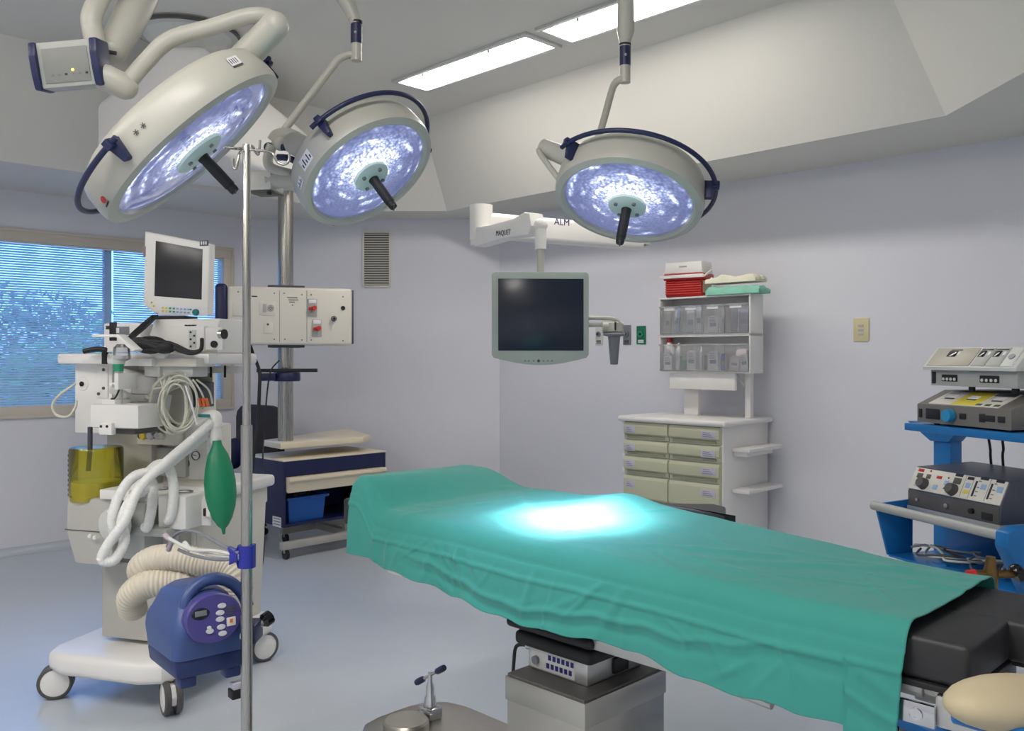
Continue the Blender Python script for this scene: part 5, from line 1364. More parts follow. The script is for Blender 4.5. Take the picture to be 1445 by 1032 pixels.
# castered base
mb = MB()
bp = [(-.33, -.33), (-.30, -.40), (-.2, -.44), (.2, -.44), (.30, -.40), (.35, -.3), (.36, .0), (.36, .36), (.3, .42), (-.3, .42), (-.34, .3)]
mb.prism(bp, 2, .135, .235, m_white, .03, 3, caps=True); mb.build('base', t)
for (x, y, a) in ((-.31, -.35, 35), (.31, -.35, -40), (.31, .35, 60), (-.31, .35, 20)):
    T = MX.Translation((x, y, 0)) @ MX.Rotation(R(a), 4, 'Z')
    mb = MB(); mb.prism([(-.03, .13), (.03, .13), (.062, .09), (.055, .05), (.02, .075), (-.03, .1)], 1, -.014, .014, m_white, .004, T=T); cs = mb.build('caster', t)
    for s in (-1, 1):
        TT = T @ MX.Translation((0, s * .024, .0755)) @ MX.Rotation(R(90) * -s, 4, 'X')
        mb = MB(); mb.lathe([(.048, -.013), (.07, -.013), (.075, -.008), (.075, .008), (.07, .013), (.062, .014), (.06, .010)], m_dgrey, 36, T=TT); mb.build('tyre', cs)
        mb = MB(); mb.lathe([(0, .016), (.05, .013), (.061, .010), (.061, -.012), (0, -.012)], m_white, 30, T=TT); mb.build('wheel_disc', cs)
# column and drawer stack
mb = MB(); fbox(mb, mwa, 143, 700, 252, 905, -.24, .1, m_ivory, .01); mb.build('column', t)
zw = h(330, 690, -.05).z
mb = MB(); mb.prism([(-.03, .235), (.29, .235), (.325, .87), (-.03, .87)], 1, -.14, .37, m_cream, .008); mb.build('drawer_case', t)
for (za, zb_) in ((.25, .45), (.46, .66), (.67, .8)):
    mb = MB(); mb.box((.0, -.152, za), (.285, -.138, zb_), m_cream, .006); d = mb.build('drawer', t)
    mb = MB(); mb.box((.06, -.160, zb_ - .035), (.23, -.151, zb_ - .02), m_lgrey, .003); mb.build('drawer_handle', d)
mb = MB(); wp = [(-.27, -.28), (-.1, -.34), (.12, -.32), (.30, -.22), (.35, .0), (.35, .4), (-.25, .4)]
mb.prism(wp, 2, .885, .945, m_white, .018, 3, caps=True); mb.build('work_surface', t)
mb = MB(); wp2 = [(-.25, -.25), (-.09, -.31), (.1, -.29), (.27, -.2), (.32, .0), (.32, .38), (-.2, .38)]
mb.prism(wp2, 2, .80, .886, m_cream, .01, caps=True); mb.build('surface_skirt', t)
for (px, py, r_) in ((224, 690, .05), (258, 694, .045)):
    c = hit(mwa, 2, .946, px, py); mb = MB(); mb.lathe([(r_, 0), (r_, .003), (r_ - .008, .004), (r_ - .01, 0)], m_smoke, 28, T=MX.Translation((c.x, c.y, .945))); mb.build('recess_ring', t)
# patient circuit block: valve block on the surface
A('circuit_block', [(222, 700, 262, 748, -.33, -.2), (258, 704, 298, 742, -.22, -.1)], m_white, bev=.012)
for (x0, y0, x1, y1) in ((262, 712, 274, 734), (290, 700, 296, 730)): A('lever', [(x0, y0, x1, y1, -.265, -.22)], m_white, bev=.005)
A('dark_port', [(286, 718, 296, 729, -.24, -.21)], m_black)
A('lower_valve_bar', [(170, 745, 235, 757, -.37, -.25)], m_grey, bev=.006)
A('teal_bracket', [(228, 738, 262, 746, -.3, -.26)], m_teal)
# upper body
mb = MB(); fbox(mb, mwa, 150, 515, 266, 606, -.02, .2, m_cream, .01); fbox(mb, mwa, 150, 600, 288, 690, -.02, .2, m_cream, .01); mb.build('upper_body', t)
mb = MB(); fbox(mb, mwa, 105, 508, 158, 612, -.20, .15, m_white, .008); lp = mb.build('side_tower', t)
mb = MB(); fbox(mb, mwa, 136, 516, 152, 562, -.206, -.19, m_white, .003); mb.build('side_cover', lp)
for (px, py) in ((146, 522), (146, 548), (139, 556)):
    c = h(px, py, -.208); mb = MB(); mb.cyl((c.x, -.211, c.z), (c.x, -.205, c.z), .007, m_dgrey, 12); mb.build('screw', lp)
c = h(117, 542, -.2); mb = MB(); mb.lathe([(.0, .006), (.008, .006), (.03, .004), (.034, 0)], m_white, 28, T=MX.Translation((c.x, -.2, c.z)) @ MX.Rotation(R(90), 4, 'X')); mb.cyl((c.x, -.21, c.z), (c.x, -.2, c.z), .012, m_gloss, 14); mb.build('round_lock', lp)
mb = MB(); fbox(mb, mwa, 150, 612, 214, 690, -.1, .0, m_ivory, .008); mb.build('lower_column_panel', t)
mb = MB(); fbox(mb, mwa, 193, 608, 246, 628, -.12, -.0, m_cream, .004); gp = mb.build('knob_panel', t)
for px, m in ((203, m_yel), (213, m_lilac), (224, m_lgrey), (229, m_cream)):
    c = h(px, 615, -.12); mb = MB(); mb.lathe([(0, .014), (.015, .014), (.018, .008), (.02, 0)], m, 20, T=MX.Translation((c.x, -.121, c.z)) @ MX.Rotation(R(90), 4, 'X')); mb.cyl((c.x - .02, -.123, c.z), (c.x - .02, -.12, c.z), .016, m_dgrey, 16); mb.build('flow_knob', gp)
mb = MB(); fbox(mb, mwa, 194, 632, 262, 672, -.07, .0, m_grey, .004); mb.build('recess_panel', t)
mb = MB(); fbox(mb, mwa, 236, 604, 292, 676, -.045, .01, m_lgrey, .004); gg = mb.build('gauge_panel', t)
for (px, py, r_) in ((247, 655, .02), (261, 654, .027), (259, 634, .022), (277, 643, .021)):
    c = h(px, py, -.045); T = MX.Translation((c.x, -.046, c.z)) @ MX.Rotation(R(90), 4, 'X')
    mb = MB(); mb.lathe([(r_ * .86, .004), (r_, .008), (r_, 0)], m_dgrey, 28, T=T); g1 = mb.build('gauge_rim', gg)
    mb = MB(); mb.lathe([(0, .003), (r_ * .88, .003)], m_paper, 24, T=T); mb.build('gauge_face', g1)
    mb = MB(); mb.box((-.0015, -r_ * .2, .0035), (.0015, r_ * .7, .0045), m_ink, T=T @ MX.Rotation(R(px % 7 * 20), 4, 'Z')); mb.build('needle', g1)
# top shelf
zs_ = h(200, 505, -.2).z
mb = MB(); x0 = h(84, 507, -.24).x; x1 = h(319, 507, -.1).x
mb.prism([(x0, -.25), (x0 + .25, -.29), (x1 - .02, -.2), (x1, -.1), (x1 - .01, .16), (x0, .2)], 2, zs_ - .03, zs_ + .02, m_white, .012, caps=True); mb.build('top_shelf', t)
A('shelf_strap', [(143, 497, 150, 514, -.285, -.27)], m_black, bev=.002)
A('paper_tray', [(172, 506, 214, 517, -.285, -.1), (186, 499, 232, 506, -.26, -.0)], m_white, bev=.003)
# white horizontal device box with hose clip in front
A('absorber_arm', [(126, 571, 195, 605, -.42, -.24)], m_white, bev=.012)
A('arm_clip', [(139, 597, 157, 614, -.44, -.41)], m_white, bev=.004)
for px in (142.5, 151): 
    c = h(px, 602, -.441); mb = MB(); mb.ball((c.x, -.441, c.z), .006, m_black); mb.build('clip_stud', t)
A('arm_bracket', [(143, 564, 162, 572, -.4, -.3)], m_white, bev=.004)
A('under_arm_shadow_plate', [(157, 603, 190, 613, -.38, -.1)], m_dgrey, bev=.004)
# flow sensor tube with green band
mb = MB(); q = [Q(168, y, 3.88) for y in (502, 516)]; mb.tube(q, [.03, .022], m_clear2 if 'm_clear2' in globals() else m_lgrey, 18); q = [Q(168, y, 3.88) for y in (516, 528, 545, 572)]; mb.tube(q, [.02, .018, .016, .015], m_lgrey, 18); ft = mb.build('flow_sensor', t)
mb = MB(); mb.tube([Q(167, 514, 3.87), Q(167, 524, 3.87)], .0215, m_gsticker, 18); mb.build('green_band', ft)
mb = MB(); mb.lathe([(.0, .035), (.02, .035), (.034, .02), (.036, -.03), (.02, -.04)], m_clear, 24, T=MX.Translation(Q(172, 497, 3.88))); mb.build('clear_dome', ft)
mb = MB(); mb.prism([(-.09, .03), (.03, .03), (.11, -.035), (.10, -.045), (.02, .018), (-.09, .018)], 1, -.03, .03, m_white, .003, T=MX.Translation(Q(163, 482, 3.765)) @ MX.Rotation(rza * 0 + R(8), 4, 'Z')); mb.build('slanted_bracket', ft)
mb = MB(); mb.tube(spline([Q(171, 540, 3.86), Q(167, 553, 3.84), Q(162, 562, 3.84), Q(157, 563, 3.85)], 6), .004, m_black, 8); mb.build('thin_lead', ft)
A('sensor_bracket', [(161, 527, 167, 550, -.42, -.3), (154, 540, 162, 543, -.42, -.3)], m_white, bev=.002)
# angled monitor-module block
Tm = MX.Translation(h(196, 552, -.2)) @ MX.Rotation(R(14), 4, 'Y') @ MX.Rotation(R(-20), 4, 'Z')
mb = MB(); mb.box((-.085, -.08, .0), (.07, .1, .085), m_white, .01, T=Tm); mb.box((-.075, -.10, -.035), (.075, .08, .0), m_lgrey, .008, T=Tm); mb.build('angled_module', t)
Tm2 = MX.Translation(h(212, 575, -.17)) @ MX.Rotation(R(14), 4, 'Y') @ MX.Rotation(R(-15), 4, 'Z')
mb = MB(); mb.box((-.04, -.04, -.07), (.05, .07, .075), m_lgrey, .008, T=Tm2); mb.box((-.02, -.06, .05), (.05, -.03, .065), m_white, .003, T=Tm2); mb.build('angled_module', t)
A('module_front', [(203, 512, 225, 532, -.25, -.1)], m_lgrey, bev=.006)
# cable manifold at the right with plugs
A('cable_manifold', [(211, 505, 277, 518, -.26, -.12)], m_cream, bev=.008)
mf = A('manifold_body', [(222, 517, 272, 532, -.23, -.12)], m_lgrey, bev=.005)
for i in range(6):
    px = 226 + i * 7.5; c = h(px, 536, -.22); mb = MB(); mb.tube([c + V((0, 0, .03)), c, c + V((0, -.012, -.03))], [.011, .011, .006], m_white, 12); mb.build('plug', mf)
A('dark_side_box', [(266, 540, 284, 575, -.02, .08)], m_slate, bev=.004)
A('olive_side_box', [(264, 516, 282, 542, -.0, .1)], mat('olive_grey', (110, 112, 98), .5, var=.03), bev=.004)
# amber bellows and canister at the left
cc = h(136, 668, -.30); zc0, zc1 = h(136, 704, -.3).z, h(136, 634, -.3).z
r_ = (h(165, 668, -.30).x - h(107, 668, -.30).x) / 2
T = MX.Translation((cc.x, -.30 , 0))
mb = MB(); mb.lathe([(r_, zc0), (r_, zc1), (r_ * .95, zc1 + .01), (0, zc1 + .012)], m_amber, 40, T=T); am = mb.build('amber_cylinder', t)
mb = MB(); zm = zc0 + (zc1 - zc0) * .38; mb.lathe([(0, zc0 + .002), (r_ * .9, zc0 + .002), (r_ * .93, zm - .02), (r_ * .9, zm - .004), (0, zm)], mat('bellows_disc', (206, 200, 96), .5, var=.04), 36, T=T); mb.build('bellows_disc', am)
mb = MB(); mb.tube([V((cc.x - .035, -.3, zc1 + .1)), V((cc.x - .035, -.3, zc1)), V((cc.x - .045, -.3, zc1 - .1))], .011, m_slate, 10); mb.build('dark_spout', am)
mb = MB()
for i in range(9): mb.box((-r_ - .002, -.006, zc0 + .02 + i * .022), (-r_ + .001, .006, zc0 + .03 + i * .022), m_ink, T=T @ MX.Rotation(R(40), 4, 'Z'))
mb.build('scale_marks', am)
mb = MB()
x0, x1 = h(97, 745, -.38).x, h(163, 745, -.38).x
z_a, z_b, z_c = h(130, 702, -.38).z, h(130, 748, -.38).z, h(130, 796, -.38).z
mb.prism([(x0 + .008, z_a), (x1, z_a), (x1, z_c), (x0 + .05, z_c), (x0 + .005, z_b - .02), (x0, z_b + .02)], 1, -.40, -.16, m_ivory, .014, caps=True); can = mb.build('absorber_canister', t)
mb = MB(); mb.box((x0 - .002, -.403, z_b - .004), (x1 + .001, -.15, z_b), m_dgrey, .001); mb.build('canister_seam', can)
A('canister_side', [(162, 710, 204, 790, -.36, -.15)], m_grey, bev=.01)
A('canister_arm', [(140, 692, 182, 706, -.42, -.2)], m_white, bev=.006)
mb = MB(); c = h(157, 740, -.41); mb.lathe([(0, .03), (.05, .03), (.072, .02), (.078, 0), (.078, -.01)], m_lgrey, 32, T=MX.Translation((c.x + .02, -.41, c.z)) @ MX.Rotation(R(90), 4, 'X')); vd = mb.build('valve_dome', t)
for (px, py) in ((127, 757), (134, 759), (154, 722)):
    c = h(px, py, -.43); mb = MB(); mb.ball((c.x, -.43, c.z), .010, m_white); mb.build('wing_nut', vd)
mb = MB(); c = h(160, 793, -.38); mb.box((c.x - .05, -.36, c.z - .006), (c.x + .08, -.2, c.z + .012), m_dgrey, .003); mb.build('drain_block', t)
# amber vaporiser behind the hoses
mb = MB(); fbox(mb, mwa, 213, 752, 232, 785, -.2, -.1, mat('amber_block', (190, 140, 20), .35, var=.06), .008); mb.build('amber_bottle', t)
# bag arm and Y outlet
mb = MB(); q = [Q(294, 592, 3.93), Q(305, 590, 3.92)]
mb.tube(spline([Q(283, 594, 3.95), Q(294, 587, 3.93), Q(304, 588, 3.92), Q(305, 600, 3.92), Q(305, 626, 3.92)], 6), .026, m_white, 16); mb.tube([Q(305, 596, 3.92), Q(305, 602, 3.92)], .033, m_white, 16)
ba = mb.build('bag_elbow', t)
mb = MB(); c = Q(291, 587, 3.9); mb.box((c.x - .04, c.y - .005, c.z - .007), (c.x + .02, c.y + .0, c.z + .007), m_teal, .002); mb.build('teal_strip', ba)
# rear grey rail towards the pendant
A('side_rail', [(292, 517, 345, 527, .0, .025)], m_lgrey, bev=.003)
for px in (297, 317): A('rail_end', [(px - 1.5, 516, px + 1.5, 533, -.005, .0)], m_black, bev=.002)

# ---- breathing hoses ----
def corr(pts, r_, m, name, label, cat='hose', pitch=.012, amp=.035, org=None, n=14):
    p = spline([V(q) for q in pts], 24); L = 0; out = [p[0]]; acc = [0]
    for a, b in zip(p, p[1:]): L += (b - a).length; acc.append(L)
    k = int(L / (pitch / 4)); res = []; rr = []; j = 0
    for i in range(k + 1):
        s = L * i / k
        while j < len(acc) - 2 and acc[j + 1] < s: j += 1
        f = (s - acc[j]) / max(1e-9, acc[j + 1] - acc[j]); res.append(p[j].lerp(p[j + 1], min(1, max(0, f)))); rr.append(r_ * (1 + amp * math.sin(s / pitch * 2 * math.pi)))
    org = org if org is not None else res[0]
    mb = MB(); mb.tube([q - org for q in res], rr, m, n); o = mb.build(name, sharp=180); o.location = org
    return tag(o, label, cat)
corr([P(*q) for q in ((299, 596, 3.90), (270, 622, 3.84), (235, 652, 3.72), (196, 690, 3.62), (176, 735, 3.56), (152, 770, 3.54), (144, 790, 3.54), (162, 790, 3.56), (176, 762, 3.6), (172, 735, 3.62), (185, 705, 3.66), (206, 690, 3.72))], .0205, m_hosclr, 'breathing_hose', 'white corrugated breathing hose from the bag elbow to a hanging loop at the left')
corr([P(*q) for q in ((300, 606, 3.94), (262, 636, 3.86), (228, 662, 3.76), (190, 672, 3.7), (168, 700, 3.66), (158, 735, 3.64), (164, 760, 3.66))], .0205, m_hosclr, 'breathing_hose', 'white corrugated breathing hose lying just above and behind the looped one')
corr([P(*q) for q in ((205, 672, 3.85), (222, 656, 3.83), (238, 660, 3.81), (245, 690, 3.8), (242, 725, 3.81), (236, 736, 3.83))], .021, m_hosclr, 'breathing_hose', 'short white hose arching over the gauges onto the right valve port')
corr([P(*q) for q in ((190, 690, 3.86), (204, 680, 3.82), (215, 682, 3.80), (215, 710, 3.79), (209, 742, 3.80), (205, 744, 3.83))], .021, m_hosclr, 'breathing_hose', 'short white hose arching onto the left valve port')
# ---- green reservoir bag ----
bt, bb = P(306, 622, 3.9), P(316, 755, 3.88)
mb = MB(); Lb = (bt - bb).length
prof = [(.018, 0), (.02, -.02), (.026, -.035), (.042, -.07), (.056, -.13), (.064, -.2), (.064, -.26), (.056, -.32), (.04, -.375), (.022, -.41), (.009, -.425), (.006, -.45), (0, -.455)]
sc = Lb / .455
ax = (bt - bb).normalized(); yv = V((.6, -.8, 0)); xv = yv.cross(ax).normalized(); yv = ax.cross(xv)
T = MX((xv, yv, ax)).transposed().to_4x4() @ MX.Diagonal((1.08, .8, sc, 1))
mb.lathe(prof, m_green, 40, T=T)
# side seam
mb.tube(spline([T @ V((0, -q[0] * 1.02, q[1])) for q in prof[2:-2]], 4), .0035, m_green, 8)
o = mb.build('reservoir_bag'); o.location = bt; tag(o, 'green rubber reservoir bag hanging under the white elbow, left of the steel pole', 'breathing bag')
# ---- coiled pale monitoring cables on the manifold ----
cx_, cy_ = 250, 570
ct = thing('monitoring_cables', 'coil of pale monitoring cables hanging from the plug manifold of the anaesthesia machine', 'cables', P(255, 540, 3.9))
io = -P(255, 540, 3.9)
rnd = random.Random(12)
for k in range(9):
    r1_, r2_ = 24 + rnd.uniform(-8, 10), 34 + rnd.uniform(-9, 10); ox, oy = rnd.uniform(-6, 8), rnd.uniform(-4, 6); Y0 = 3.86 + .012 * k
    q = [P(227 + k * 5.5, 538, 3.9)] + [P(cx_ + ox + r1_ * math.cos(a), cy_ + oy + r2_ * math.sin(a), Y0 + .02 * math.sin(2 * a + k)) for a in [R(-150 + i * 40) for i in range(0, 10 + k % 3)]]
    mb = MB(); mb.tube([p + io for p in spline(q, 6)], .0045, m_cable, 7); mb.build('cable', ct)
for k, (qs, m) in enumerate(((((272, 536, 3.9), (282, 550, 3.9), (288, 565, 3.92), (286, 578, 3.92)), m_cable), (((277, 536, 3.92), (294, 550, 3.95), (300, 570, 3.95)), m_cable), (((262, 545, 3.86), (270, 570, 3.84), (278, 600, 3.84)), m_paper))):
    mb = MB(); mb.tube([P(*p) + io for p in spline(qs, 6)] if False else [p + io for p in spline([P(*q) for q in qs], 6)], .0045, m, 7); mb.build('cable', ct)
mb = MB(); 
for k in range(3): mb.tube([P(281 + k * 5, 562, 3.9) + io, P(284 + k * 5, 574, 3.9) + io], .007, m_orange, 8)
mb.build('orange_connectors', ct)
# white loop of cable at the left side
corr([P(*q) for q in ((106, 542, 4.05), (86, 556, 4.05), (74, 572, 4.05), (80, 586, 4.05), (96, 588, 4.05), (106, 576, 4.05), (108, 566, 4.06))], .006, m_cable, 'cable_loop', 'thin white cable looping out at the left of the anaesthesia machine', 'cable', pitch=.02, amp=0)
# ---- module rack and left module standing on the shelf ----
zsh = zs_ + .0205
tm = thing('monitor_module', 'white monitor module with black round socket on the machine shelf under the screen', 'medical unit', mwa @ V((0, 0, zsh)), rza)
mwm_ = frame(mwa @ V((0, 0, zsh)), rza)
def Bm(name, rects, m=m_white, par=tm, bev=.006):
    mb = MB()
    for (x0, y0, x1, y1, v0, v1) in rects: fbox(mb, mwm_, x0, y0, x1, y1, v0, v1, m, bev)
    return mb.build(name, par)
mb = MB(); a0, a1, b0, b1 = rect(mwm_, 1, -.12, 213, 450, 313, 497)
mb.prism([(-.12, .0), (-.135, b1 * .55), (-.10, b1), (.13, b1), (.13, 0)], 0, a0, a1 - .02, m_white, .012, caps=True); mb.build('module_case', tm)
a0, a1, b0, b1 = rect(mwm_, 1, -.138, 240, 462, 312, 494)
Bm('front_module', [(239, 460, 288, 496, -.148, -.12), (289, 462, 314, 494, -.15, -.12)], m_white, bev=.005)
c = hit(mwm_, 1, -.15, 303, 486); mb = MB(); mb.cyl((c.x, -.16, c.z), (c.x, -.149, c.z), .016, m_black, 20); mb.build('round_socket', tm)
c = hit(mwm_, 1, -.14, 314, 472); mb = MB(); mb.tube([(c.x, -.16, c.z), (c.x + .02, -.16, c.z)], .02, m_chrome, 16); mb.tube([(c.x + .02, -.16, c.z), (c.x + .028, -.16, c.z)], .022, m_black, 16); mb.build('side_knob', tm)
Bm('port_panel', [(266, 466, 276, 492, -.152, -.145)], m_lgrey, bev=.002)
for i in range(5):
    c = hit(mwm_, 1, -.153, 269 + (i % 2) * 5, 469 + i * 5); mb = MB(); mb.ball((c.x, -.153, c.z), .005, m_ink); mb.build('port', tm)
mb = MB()
for i in range(3): 
    c = hit(mwm_, 1, -.13, 266 + i * 5, 460.5); mb.box((c.x - .005, -.151, c.z), (c.x + .005, -.13, c.z + .006), m_ink)
mb.build('printed_mark', tm)
tl_ = thing('monitor_module', 'white module with printed label and black strap at the left end of the machine shelf', 'medical unit', mwa @ V((0, 0, zsh)), rza)
Bm('module_case', [(146, 456, 198, 497, -.16, .0)], m_white, tl_, .008)
Bm('black_strap', [(154, 455, 164, 481, -.164, -.158)], m_black, tl_, .002)
Bm('printed_label', [(162, 461, 182, 473, -.1625, -.159)], m_smoke, tl_, .001)
Bm('dark_slot', [(149, 460, 155, 465, -.1625, -.159)], m_ink, tl_, .001)
Bm('paper_sheet', [(162, 463, 168, 470, -.1635, -.162)], m_paper, tl_, .0005)
# slanted white bracket plate in front of it
# ---- bunch of black cables on the shelf ----
bc = thing('black_cables', 'bundle of black cables lying on the machine shelf and rising to the screen', 'cables', mwa @ V((-.05, -.2, zsh)), rza)
ib = (mwa @ MX.Translation((-.05, -.2, zsh))).inverted()
rnd = random.Random(3)
for k in range(8):
    if k < 3: q = [(222 - k * 3, 446, 4.12), (205 - k * 4, 462, 4.0), (188 - k * 3, 478, 3.92), (192, 492, 3.86), (215, 494, 3.84), (240, 497 - k, 3.84)]
    else: q = [(180 + rnd.uniform(-4, 8), 482 + rnd.uniform(-3, 6), 3.86), (200, 478 + rnd.uniform(-2, 10), 3.85), (222, 484 + rnd.uniform(-6, 8), 3.84), (245, 490 + rnd.uniform(-4, 6), 3.84), (268, 499 - rnd.uniform(0, 3), 3.82), (283, 494, 3.82), (285, 480 + rnd.uniform(-2, 4), 3.84)]
    mb = MB(); mb.tube(spline([ib @ P(*p) for p in q], 7), .0085 if k > 2 else .007, m_black, 8); mb.build('cable', bc)
mb = MB(); mb.ball(ib @ P(212, 487, 3.88), (.09, .04, .04), m_black, n=18); mb.ball(ib @ P(232, 490, 3.86), (.06, .035, .03), m_black, n=16); mb.build('cable_knot', bc)
mb = MB(); mb.tube(spline([ib @ P(*p) for p in ((118, 496, 3.95), (135, 493, 3.95), (150, 494, 3.95))], 6), .012, m_black, 8); mb.build('cable_tail', bc)
# ---- patient monitor on top ----
tp = thing('patient_monitor', 'white patient monitor with blank dark screen and coloured keys atop the anaesthesia machine', 'monitor', mwa @ V((0, .05, h(250, 447, .0).z)), rza + R(5))
pmw = frame(mwa @ V((0, .05, h(250, 447, .0).z)), rza + R(5)); pin = pmw.inverted()
tilt = R(-4)
def pp(px, py, y=0): return hit(pmw, 1, y, px, py)
corners = [pp(203.5, 326), pp(296, 344), pp(294, 444), pp(218, 443), pp(201, 430)]
mb = MB(); mb.prism([(c.x, c.z) for c in corners], 1, 0, .055, m_white, .012, 3, caps=True); mb.prism([(corners[0].x + .03, corners[0].z - .03), (corners[1].x - .03, corners[1].z - .03), (corners[2].x - .05, corners[2].z + .05), (corners[4].x + .05, corners[4].z + .05)], 1, .05, .10, m_white, .02); mb.build('bezel', tp)
sc_ = [pp(220, 340), pp(286, 352), pp(284.5, 423), pp(218, 418)]
mb = MB(); mb.prism([(c.x, c.z) for c in sc_], 1, -.002, .01, m_screen, .001); mb.build('screen', tp)
kp_ = [pp(224, 429, -.001), pp(293, 434, -.001), pp(293, 446, -.001), pp(224, 445, -.001)]
mb = MB(); mb.prism([(c.x, c.z) for c in kp_], 1, -.003, .004, m_paper, .001); ks = mb.build('key_strip', tp)
cols = [m_yel, m_yel, m_gsticker, m_gsticker, m_lblue, m_lblue, m_lblue, m_lblue]
for r_ in range(2):
    for i in range(8):
        c = pp(230 + i * 5.2, 434.5 + i * .35 + r_ * 4.6, -.002)
        mb = MB(); mb.box((c.x - .006, -.0055, c.z - .0045), (c.x + .006, -.002, c.z + .0045), cols[i], .001); mb.build('key', ks)
c = pp(276.5, 441, -.004); mb = MB(); mb.lathe([(0, .012), (.014, .012), (.017, .004), (.017, 0)], m_teal, 24, T=MX.Translation((c.x, -.003, c.z)) @ MX.Rotation(R(90), 4, 'X')); mb.build('rotary_knob', tp)
c = pp(269, 437, -.004); mb = MB(); mb.ball((c.x, -.004, c.z), (.006, .003, .005), m_gsticker); mb.build('green_key', tp)
mb = MB(); c0_, c1_ = pp(282, 339.5), pp(295, 347)
mb.box((c0_.x, -.0015, c1_.z), (c1_.x - .004, .002, c0_.z), m_slate); 
for i in range(3): mb.box((c0_.x + .006 + i * .012, -.002, c1_.z + .006), (c0_.x + .013 + i * .012, .0, c0_.z - .005), m_paper)
mb.build('corner_label', tp)
mb = MB(); c = pp(203.5, 355); mb.box((c.x - .004, -.002, c.z - .025), (c.x + .008, .02, c.z + .025), mat('mauve_label', (150, 120, 120), .5, var=.1, scale=40), .001); mb.build('side_label', tp)
for (px, py) in ((214, 427), (217, 432)):
    c = pp(px, py); mb = MB(); mb.ball((c.x, -.001, c.z), .005, m_yel); mb.build('edge_light', tp)
mb = MB(); c = pp(250, 447)
mb.box((c.x - .12, -.02, c.z - .012), (c.x + .05, .1, c.z + .004), m_black, .004); mb.build('tilt_foot', tp)
zz_ = (mwm_ @ V((0, 0, 0))).z; 
mb = MB(); c = pp(250, 449); top_of_module = (mwm_ @ V((0, 0, rect(mwm_, 1, -.12, 213, 450, 313, 497)[3]))).z
c2 = pin @ (mwm_ @ V((.0, .06, 0)))
mb.tube([V((c.x, .06, c.z - .002)), V((c.x, .06, (pin @ V((0, 0, top_of_module))).z + .0015))], .05, m_lgrey, 20); mb.build('swivel_foot', tp)

# ============================ IV POLE ============================
ip = P(348, 500, 2.7); Yp = 2.7
t = thing('iv_pole', 'steel drip stand pole with four hooks standing in front of the anaesthesia machine', 'drip stand', (ip.x, ip.y, 0))
zj = P(348, 602, Yp).z; zt3 = P(348, 206, Yp).z
mb = MB(); mb.lathe([(0, .05), (.0175, .05), (.0175, zj), (.0165, zj + .004), (0, zj + .004)], m_steelp, 28); mb.build('lower_pole', t)
mb = MB(); mb.lathe([(0, zj), (.0125, zj), (.0125, zt3), (.011, zt3 + .004), (0, zt3 + .004)], m_steelp, 24); mb.build('upper_pole', t)
for k, pts in enumerate(([(347, 209, 2.7), (336, 210, 2.68), (316, 208, 2.6)], [(345, 211, 2.7), (338, 216, 2.66), (336, 226, 2.65), (333, 238, 2.65), (329, 236, 2.65), (329, 224, 2.65)], [(349, 210, 2.7), (356, 206, 2.76), (360, 214, 2.8), (364, 218, 2.8), (366, 210, 2.8), (367, 198, 2.8)], [(349, 211, 2.7), (372, 213, 2.68), (384, 216, 2.66), (392, 229, 2.66), (402, 232, 2.66), (408, 226, 2.66), (408, 217, 2.66)])):
    o_ = V((ip.x, ip.y, 0)); mb = MB(); mb.tube(spline([P(*q) - o_ for q in pts], 7), .0042, m_steelp, 10); mb.build('hook', t)
for k in range(5):
    a = R(72 * k + 20); T = MX.Rotation(a, 4, 'Z')
    mb = MB(); mb.prism([(.0, .085), (.04, .085), (.28, .065), (.28, .05), (.0, .05)], 1, -.016, .016, m_alu, .005, T=T); lg = mb.build('leg', t)
    mb = MB(); mb.cyl(T @ V((.27, -.011, .025)), T @ V((.27, .011, .025)), .025, m_black, 18); mb.tube([T @ V((.27, 0, .025)), T @ V((.27, 0, .055))], .008, m_chrome, 10); mb.build('caster', lg)
# royal blue clamp with grey tubes
o_ = V((ip.x, ip.y, 0)); zc_ = P(348, 785, Yp).z
cl = thing('pole_clamp', 'royal blue plastic clamp on the drip stand holding grey tubes', 'clamp', (ip.x, ip.y, zc_))
mb = MB(); mb.lathe([(.019, -.034), (.027, -.034), (.027, .034), (.019, .034)], m_royal, 20)
mb.prism([(-.05, -.025), (-.028, -.015), (-.022, -.034), (-.022, .034), (-.032, .02), (-.055, .03), (-.045, .004)], 1, -.02, .012, m_royal, .003)
mb.box((.02, -.012, -.035), (.026, .012, .037), m_royal, .002); mb.box((-.045, -.03, -.012), (-.02, .02, .012), m_royal, .003)
mb.build('clamp_jaws', cl)
co_ = V((ip.x, ip.y, zc_))
for k, pts in enumerate(([(337, 781, 2.68), (310, 768, 2.72), (280, 752, 2.8), (258, 750, 2.84), (244, 758, 2.86), (236, 772, 2.88)], [(337, 785, 2.68), (305, 778, 2.72), (270, 776, 2.78), (246, 764, 2.82), (234, 757, 2.84)], [(337, 787, 2.68), (300, 784, 2.74), (262, 772, 2.8), (245, 764, 2.83)], [(337, 789, 2.68), (305, 790, 2.72), (272, 784, 2.78), (252, 776, 2.82)])):
    mb = MB(); mb.tube([p - co_ for p in spline([P(*q) for q in pts], 7)], .0055, m_smoke if k in (0, 3) else m_lgrey, 8); mb.build('tube', cl)
mb = MB(); mb.tube([P(232, 755, 2.84) - co_, P(243, 764, 2.83) - co_, P(238, 776, 2.86) - co_], .009, mat('mauve_tube', (176, 160, 166), .5, var=.03), 8); mb.tube([P(260, 766, 2.82) - co_, P(268, 776, 2.8) - co_], .008, m_lgrey, 8); mb.build('tube_tips', cl)

